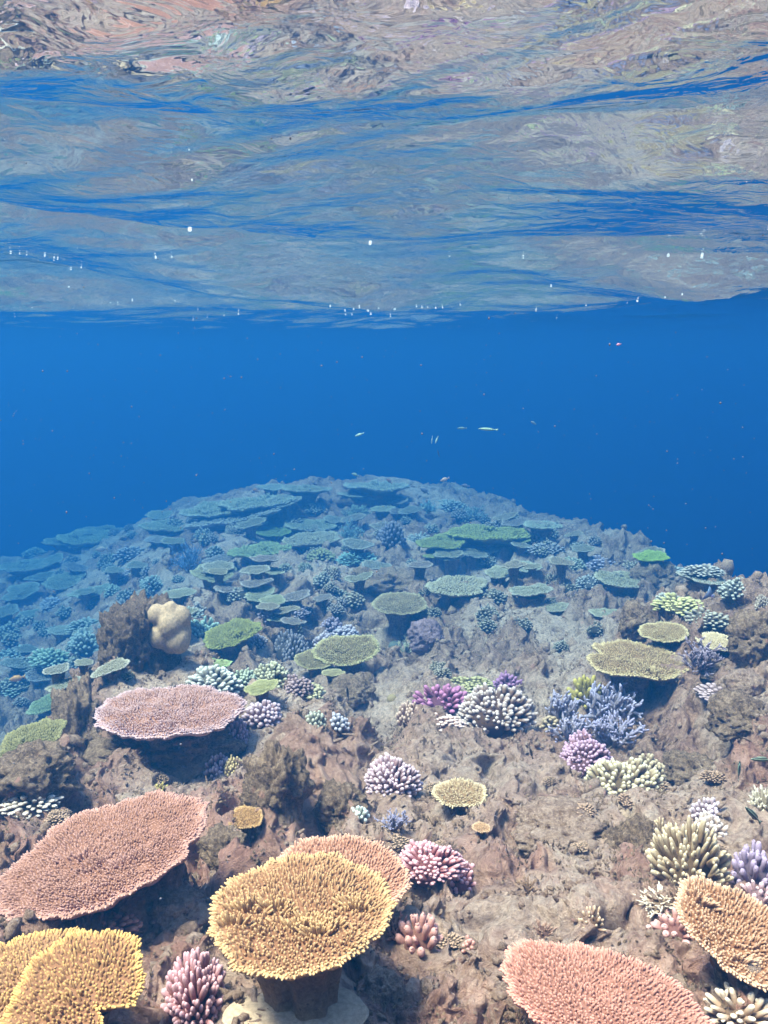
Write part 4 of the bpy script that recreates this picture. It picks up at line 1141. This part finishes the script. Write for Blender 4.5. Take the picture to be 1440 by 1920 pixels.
# ------------------------------------------------------------------ fish
def fish_meshes(hh=.30, ww=.13, seed=1):
    mb = MB(); S = 12; th = np.arange(S) * 2 * math.pi / S
    xs = [-.5, -.47, -.40, -.28, -.1, .08, .22, .32, .38]
    hs = [.02, .22, .48, .82, 1.0, .88, .55, .28, .24]
    V = []
    for x, h in zip(xs, hs):
        V.append(np.stack([np.full(S, x), np.cos(th) * ww * .5 * h ** 1.1, np.sin(th) * hh * .5 * h], 1))
    m = len(V); i = np.arange(S); j = (i + 1) % S
    q = np.concatenate([np.stack([k * S + i, (k + 1) * S + i, (k + 1) * S + j, k * S + j], 1) for k in range(m - 1)])
    mb.add(np.concatenate(V + [np.array([[-.51, 0, 0]]), np.array([[.39, 0, 0]])]), q,
           np.concatenate([np.stack([np.full(S, m * S), i, j], 1), np.stack([np.full(S, m * S + 1), (m - 1) * S + j, (m - 1) * S + i], 1)]))
    body = mb.mesh("fish_body")
    def fin(pts, t=.008):
        f = MB(); P = np.array(pts, float); n = len(P); c = P.mean(0)
        a = np.concatenate([P + [0, t, 0], P - [0, t, 0], [c + [0, t, 0]], [c - [0, t, 0]]])
        tr = [(i, (i + 1) % n, 2 * n) for i in range(n)] + [(n + (i + 1) % n, n + i, 2 * n + 1) for i in range(n)]
        qq = [(i, n + i, n + (i + 1) % n, (i + 1) % n) for i in range(n)]
        f.add(a, qq, tr); return f.mesh("fin")
    tail = fin([(.35, 0, hh * .1), (.44, 0, hh * .30), (.52, 0, hh * .44), (.49, 0, 0), (.52, 0, -hh * .44), (.44, 0, -hh * .30), (.35, 0, -hh * .1)])
    dors = fin([(-.25, 0, hh * .38), (-.15, 0, hh * .60), (.05, 0, hh * .58), (.2, 0, hh * .46), (.27, 0, hh * .18), (.0, 0, hh * .35)])
    anal = fin([(.0, 0, -hh * .42), (.06, 0, -hh * .58), (.2, 0, -hh * .42), (.27, 0, -hh * .16), (.1, 0, -hh * .32)])
    V0, T0 = _ico[2]; e = MB()
    for s in (-1, 1): e.add(V0 * .018 + [-.40, s * ww * .22, hh * .08], None, T0)
    return body, tail, dors, anal, e.mesh("eyes")
def fish_mat(c, c2, stripes=0.0):
    m, nt, out = new_mat("fish_skin")
    b = N(nt, 'ShaderNodeBsdfPrincipled'); b.inputs['Roughness'].default_value = .45
    tc = N(nt, 'ShaderNodeTexCoord')
    sx = N(nt, 'ShaderNodeSeparateXYZ'); nt.links.new(tc.outputs['Object'], sx.inputs[0])
    if stripes:
        ml = N(nt, 'ShaderNodeMath', operation='MULTIPLY', inputs={1: stripes}); nt.links.new(sx.outputs['Z'], ml.inputs[0])
        sn = N(nt, 'ShaderNodeMath', operation='SINE'); nt.links.new(ml.outputs[0], sn.inputs[0])
        f = ramp(nt, sn.outputs[0], [(.35, 0.0), (.6, 1.0)])
    else:
        nz_ = N(nt, 'ShaderNodeTexNoise', inputs={'Scale': 6.0}); nt.links.new(tc.outputs['Object'], nz_.inputs['Vector'])
        f = ramp(nt, nz_.outputs[0], [(.4, 0.0), (.65, 1.0)])
    nt.links.new(mixc(nt, f, lin(c), lin(c2)), b.inputs['Base Color'])
    nt.links.new(b.outputs[0], out.inputs['Surface'])
    return m
M_EYE = coral_mat((18, 16, 14), (18, 16, 14), 0)
def fish(px, py, length_px, Y, heading, pitch, c, c2, label, hh=.3, ww=.13, stripes=0, group=None, roll=0):
    Y = float(far_y(Y)) * .97
    r = ray(px, py); d = Y / r[1]; P = r * d
    L = length_px * d / F
    bd, tl, dr, an, ey = variant(('fish', hh, ww), lambda: fish_meshes(hh, ww))
    root = empty('fish', tuple(P)); root.rotation_euler = (math.radians(roll), math.radians(pitch), math.radians(heading))
    root.scale = (L, L, L)
    tag(root, label, 'fish', group)
    m = fish_mat(c, c2, stripes)
    for nm, me, mm in (("body", bd, m), ("tail_fin", tl, m), ("dorsal_fin", dr, m), ("anal_fin", an, m), ("eyes", ey, M_EYE)):
        link(nm, me, mm, root)
fish(830, 1010, 26, 6.3, 20, 40, (30, 26, 26), (50, 44, 44), 'small black fish hovering over the yellow green table coral', hh=.5, ww=.18)
fish(652, 1300, 30, 2.95, 60, 78, (24, 24, 28), (50, 50, 56), 'thin dark fish nosing down beside the flat grey rock', hh=.2, ww=.12)
fish(996, 1412, 26, 2.35, 30, 70, (60, 54, 50), (80, 74, 70), 'thin grey brown fish nosing down left of the pinkish lilac coral', hh=.2, ww=.12)
fish(1386, 1444, 44, 2.0, 70, 78, (44, 54, 50), (124, 150, 136), 'green striped slender fish swimming steeply at the right', hh=.22, ww=.14, stripes=70)
fish(1412, 1528, 52, 1.75, 15, 45, (34, 42, 38), (116, 134, 122), 'green striped slender fish slanting down above the lavender coral', hh=.2, ww=.14, stripes=70)
fish(1428, 1424, 44, 2.0, 5, 4, (58, 66, 54), (128, 140, 118), 'green striped slender fish swimming level at the right edge', hh=.22, ww=.14, stripes=70)
fish(1362, 1132, 92, 3.4, 188, -28, (86, 68, 110), (96, 120, 140), 'big dusky purple parrotfish gliding along the right crest', hh=.36, ww=.2)
fish(32, 1272, 30, 4.6, 10, -10, (230, 150, 70), (236, 170, 90), 'small orange fish above the left slope', hh=.36, ww=.14)
fish(375, 1112, 16, 5.6, 0, -20, (200, 150, 110), (210, 170, 130), 'tiny orange fish beside the deep blue shadow', hh=.36, ww=.14)
fish(190, 1030, 24, 6.6, 0, -5, (190, 160, 140), (170, 150, 140), 'small pinkish brown fish under the pale long table coral', hh=.4, ww=.14)
fish(915, 805, 38, 4.6, 4, 4, (150, 170, 140), (190, 200, 150), 'slender pale green fish highest in the open water', hh=.14, ww=.1, stripes=60)
fish(866, 803, 18, 5.0, 10, 0, (110, 130, 120), (150, 160, 120), 'small dim fish left of the slender pale green one', hh=.24, ww=.12)
fish(674, 815, 18, 4.6, 0, -20, (150, 170, 150), (180, 200, 170), 'small pale fish in open water left of the steep pair', hh=.24, ww=.12)
fish(810, 825, 15, 4.6, 60, -78, (190, 210, 190), (210, 220, 200), 'pale fish pointing steeply up, left one of the steep pair', hh=.26, ww=.12)
fish(819, 825, 15, 4.7, 40, -60, (190, 210, 180), (210, 220, 190), 'pale fish pointing steeply up, right one of the steep pair', hh=.26, ww=.12)
fish(822, 850, 16, 4.8, 60, 60, (70, 90, 120), (90, 110, 130), 'dark fish below the steep pale pair', hh=.3, ww=.12)
fish(834, 899, 18, 5.5, 0, -18, (190, 150, 130), (210, 170, 140), 'small pinkish fish above the green table coral group', hh=.36, ww=.14)
fish(730, 902, 14, 5.8, 0, 40, (130, 90, 80), (150, 110, 90), 'tiny brown fish just above the highest table coral', hh=.4, ww=.14)
fish(873, 911, 16, 5.8, 10, 10, (120, 110, 120), (130, 120, 130), 'tiny dusky fish right of the small pinkish one', hh=.4, ww=.14)
fish(796, 921, 20, 5.8, 0, 35, (90, 90, 110), (100, 100, 120), 'dim dark fish near the skyline right of the highest table', hh=.34, ww=.14)
fish(480, 920, 14, 5.8, 0, 20, (150, 110, 90), (160, 120, 100), 'tiny brown fish left of the small pale skyline table', hh=.4, ww=.14)
fish(1160, 646, 9, 2.4, 0, -10, (180, 120, 140), (190, 130, 150), 'tiny pinkish fish near the surface on the right', hh=.5, ww=.2)
fish(666, 890, 14, 5.4, 0, 20, (130, 150, 130), (150, 160, 140), 'tiny grey fish above the thin shelf on the crest', hh=.36, ww=.14)
fish(1000, 793, 12, 4.8, 0, 30, (100, 120, 130), (120, 130, 130), 'tiny dim fish right of the slender pale green one', hh=.36, ww=.14)

# ------------------------------------------------------------------ drifting specks, and white beads added as sun glints
def specks():
    rs = np.random.RandomState(3); mb = MB(); V0, T0 = _ico[1]
    for i in range(900):
        Y = rs.uniform(.6, 4.2); X = rs.uniform(-.45, .45) * Y
        top = .22 if Y < 2.5 else .1
        z = rs.uniform(-.9, top)
        if z < ground(X, Y) + .1 if Y > .5 else False: continue
        s = rs.uniform(.0004, .0009) * (1 + .35 * Y)
        mb.add(V0 * s * rs.uniform(.5, 1.3, 3) + [X, Y, z], None, T0)
    return mb.mesh("drifting_specks")
tag(link("drifting_specks", specks(), coral_mat((120, 116, 140), (120, 100, 130), 0)), 'pale specks of plankton drifting in the water', 'plankton', kind='stuff')

m_b, nt, out = new_mat("glint_white")  # white translucent skin of the added beads that imitate sun glints
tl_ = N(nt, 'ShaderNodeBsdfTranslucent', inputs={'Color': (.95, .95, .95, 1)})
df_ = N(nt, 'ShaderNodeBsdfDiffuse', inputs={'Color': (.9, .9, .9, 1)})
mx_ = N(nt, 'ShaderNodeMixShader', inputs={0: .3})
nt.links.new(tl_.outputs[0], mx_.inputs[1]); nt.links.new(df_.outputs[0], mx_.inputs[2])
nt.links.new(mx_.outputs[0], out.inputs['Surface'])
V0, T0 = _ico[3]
mbb = MB(); mbb.add(V0 * np.array([1, 1, .8]), None, T0); bead_mesh = mbb.mesh("glint_bead")
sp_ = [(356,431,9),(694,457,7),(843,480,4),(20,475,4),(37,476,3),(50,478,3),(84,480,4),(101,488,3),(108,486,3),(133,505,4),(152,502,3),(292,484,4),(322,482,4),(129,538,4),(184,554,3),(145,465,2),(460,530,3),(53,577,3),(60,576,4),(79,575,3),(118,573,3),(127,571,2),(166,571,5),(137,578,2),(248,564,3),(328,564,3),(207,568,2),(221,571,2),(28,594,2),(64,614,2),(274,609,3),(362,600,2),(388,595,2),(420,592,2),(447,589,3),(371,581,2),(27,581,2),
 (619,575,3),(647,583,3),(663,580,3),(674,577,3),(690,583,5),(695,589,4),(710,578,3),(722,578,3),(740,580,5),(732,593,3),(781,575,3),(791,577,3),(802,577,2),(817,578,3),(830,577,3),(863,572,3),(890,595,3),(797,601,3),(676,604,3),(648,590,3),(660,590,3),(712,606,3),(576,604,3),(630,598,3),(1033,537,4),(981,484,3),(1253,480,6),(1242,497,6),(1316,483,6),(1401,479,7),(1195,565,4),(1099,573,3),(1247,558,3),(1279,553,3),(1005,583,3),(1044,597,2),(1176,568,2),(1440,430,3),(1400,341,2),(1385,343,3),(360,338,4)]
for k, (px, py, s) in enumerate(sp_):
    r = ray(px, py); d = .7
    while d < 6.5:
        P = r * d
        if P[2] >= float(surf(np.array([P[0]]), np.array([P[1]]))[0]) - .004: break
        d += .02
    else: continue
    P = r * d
    o = link('glint_bead', bead_mesh, m_b); o.location = tuple(P); q = s * .44 * d / F; o.scale = (q, q, q)
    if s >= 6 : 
        lab = {356: 'brightest bead standing in for a sun glint under the surface, left of centre', 694: 'bright bead standing in for a sun glint under the surface near the middle', 1253: 'upper left of the four bright beads standing in for sun glints at the right', 1242: 'lowest of the four bright beads standing in for sun glints at the right', 1316: 'third from left of the four bright beads standing in for sun glints at the right', 1401: 'rightmost of the four bright beads standing in for sun glints at the right'}[px]
        tag(o, lab, 'sun glint bead', 'bright beads added as sun glints under the surface')
    else: tag(o, 'tiny white bead standing in for a sun glint under the rippled surface', 'sun glint bead', 'tiny beads added as sun glints under the surface')
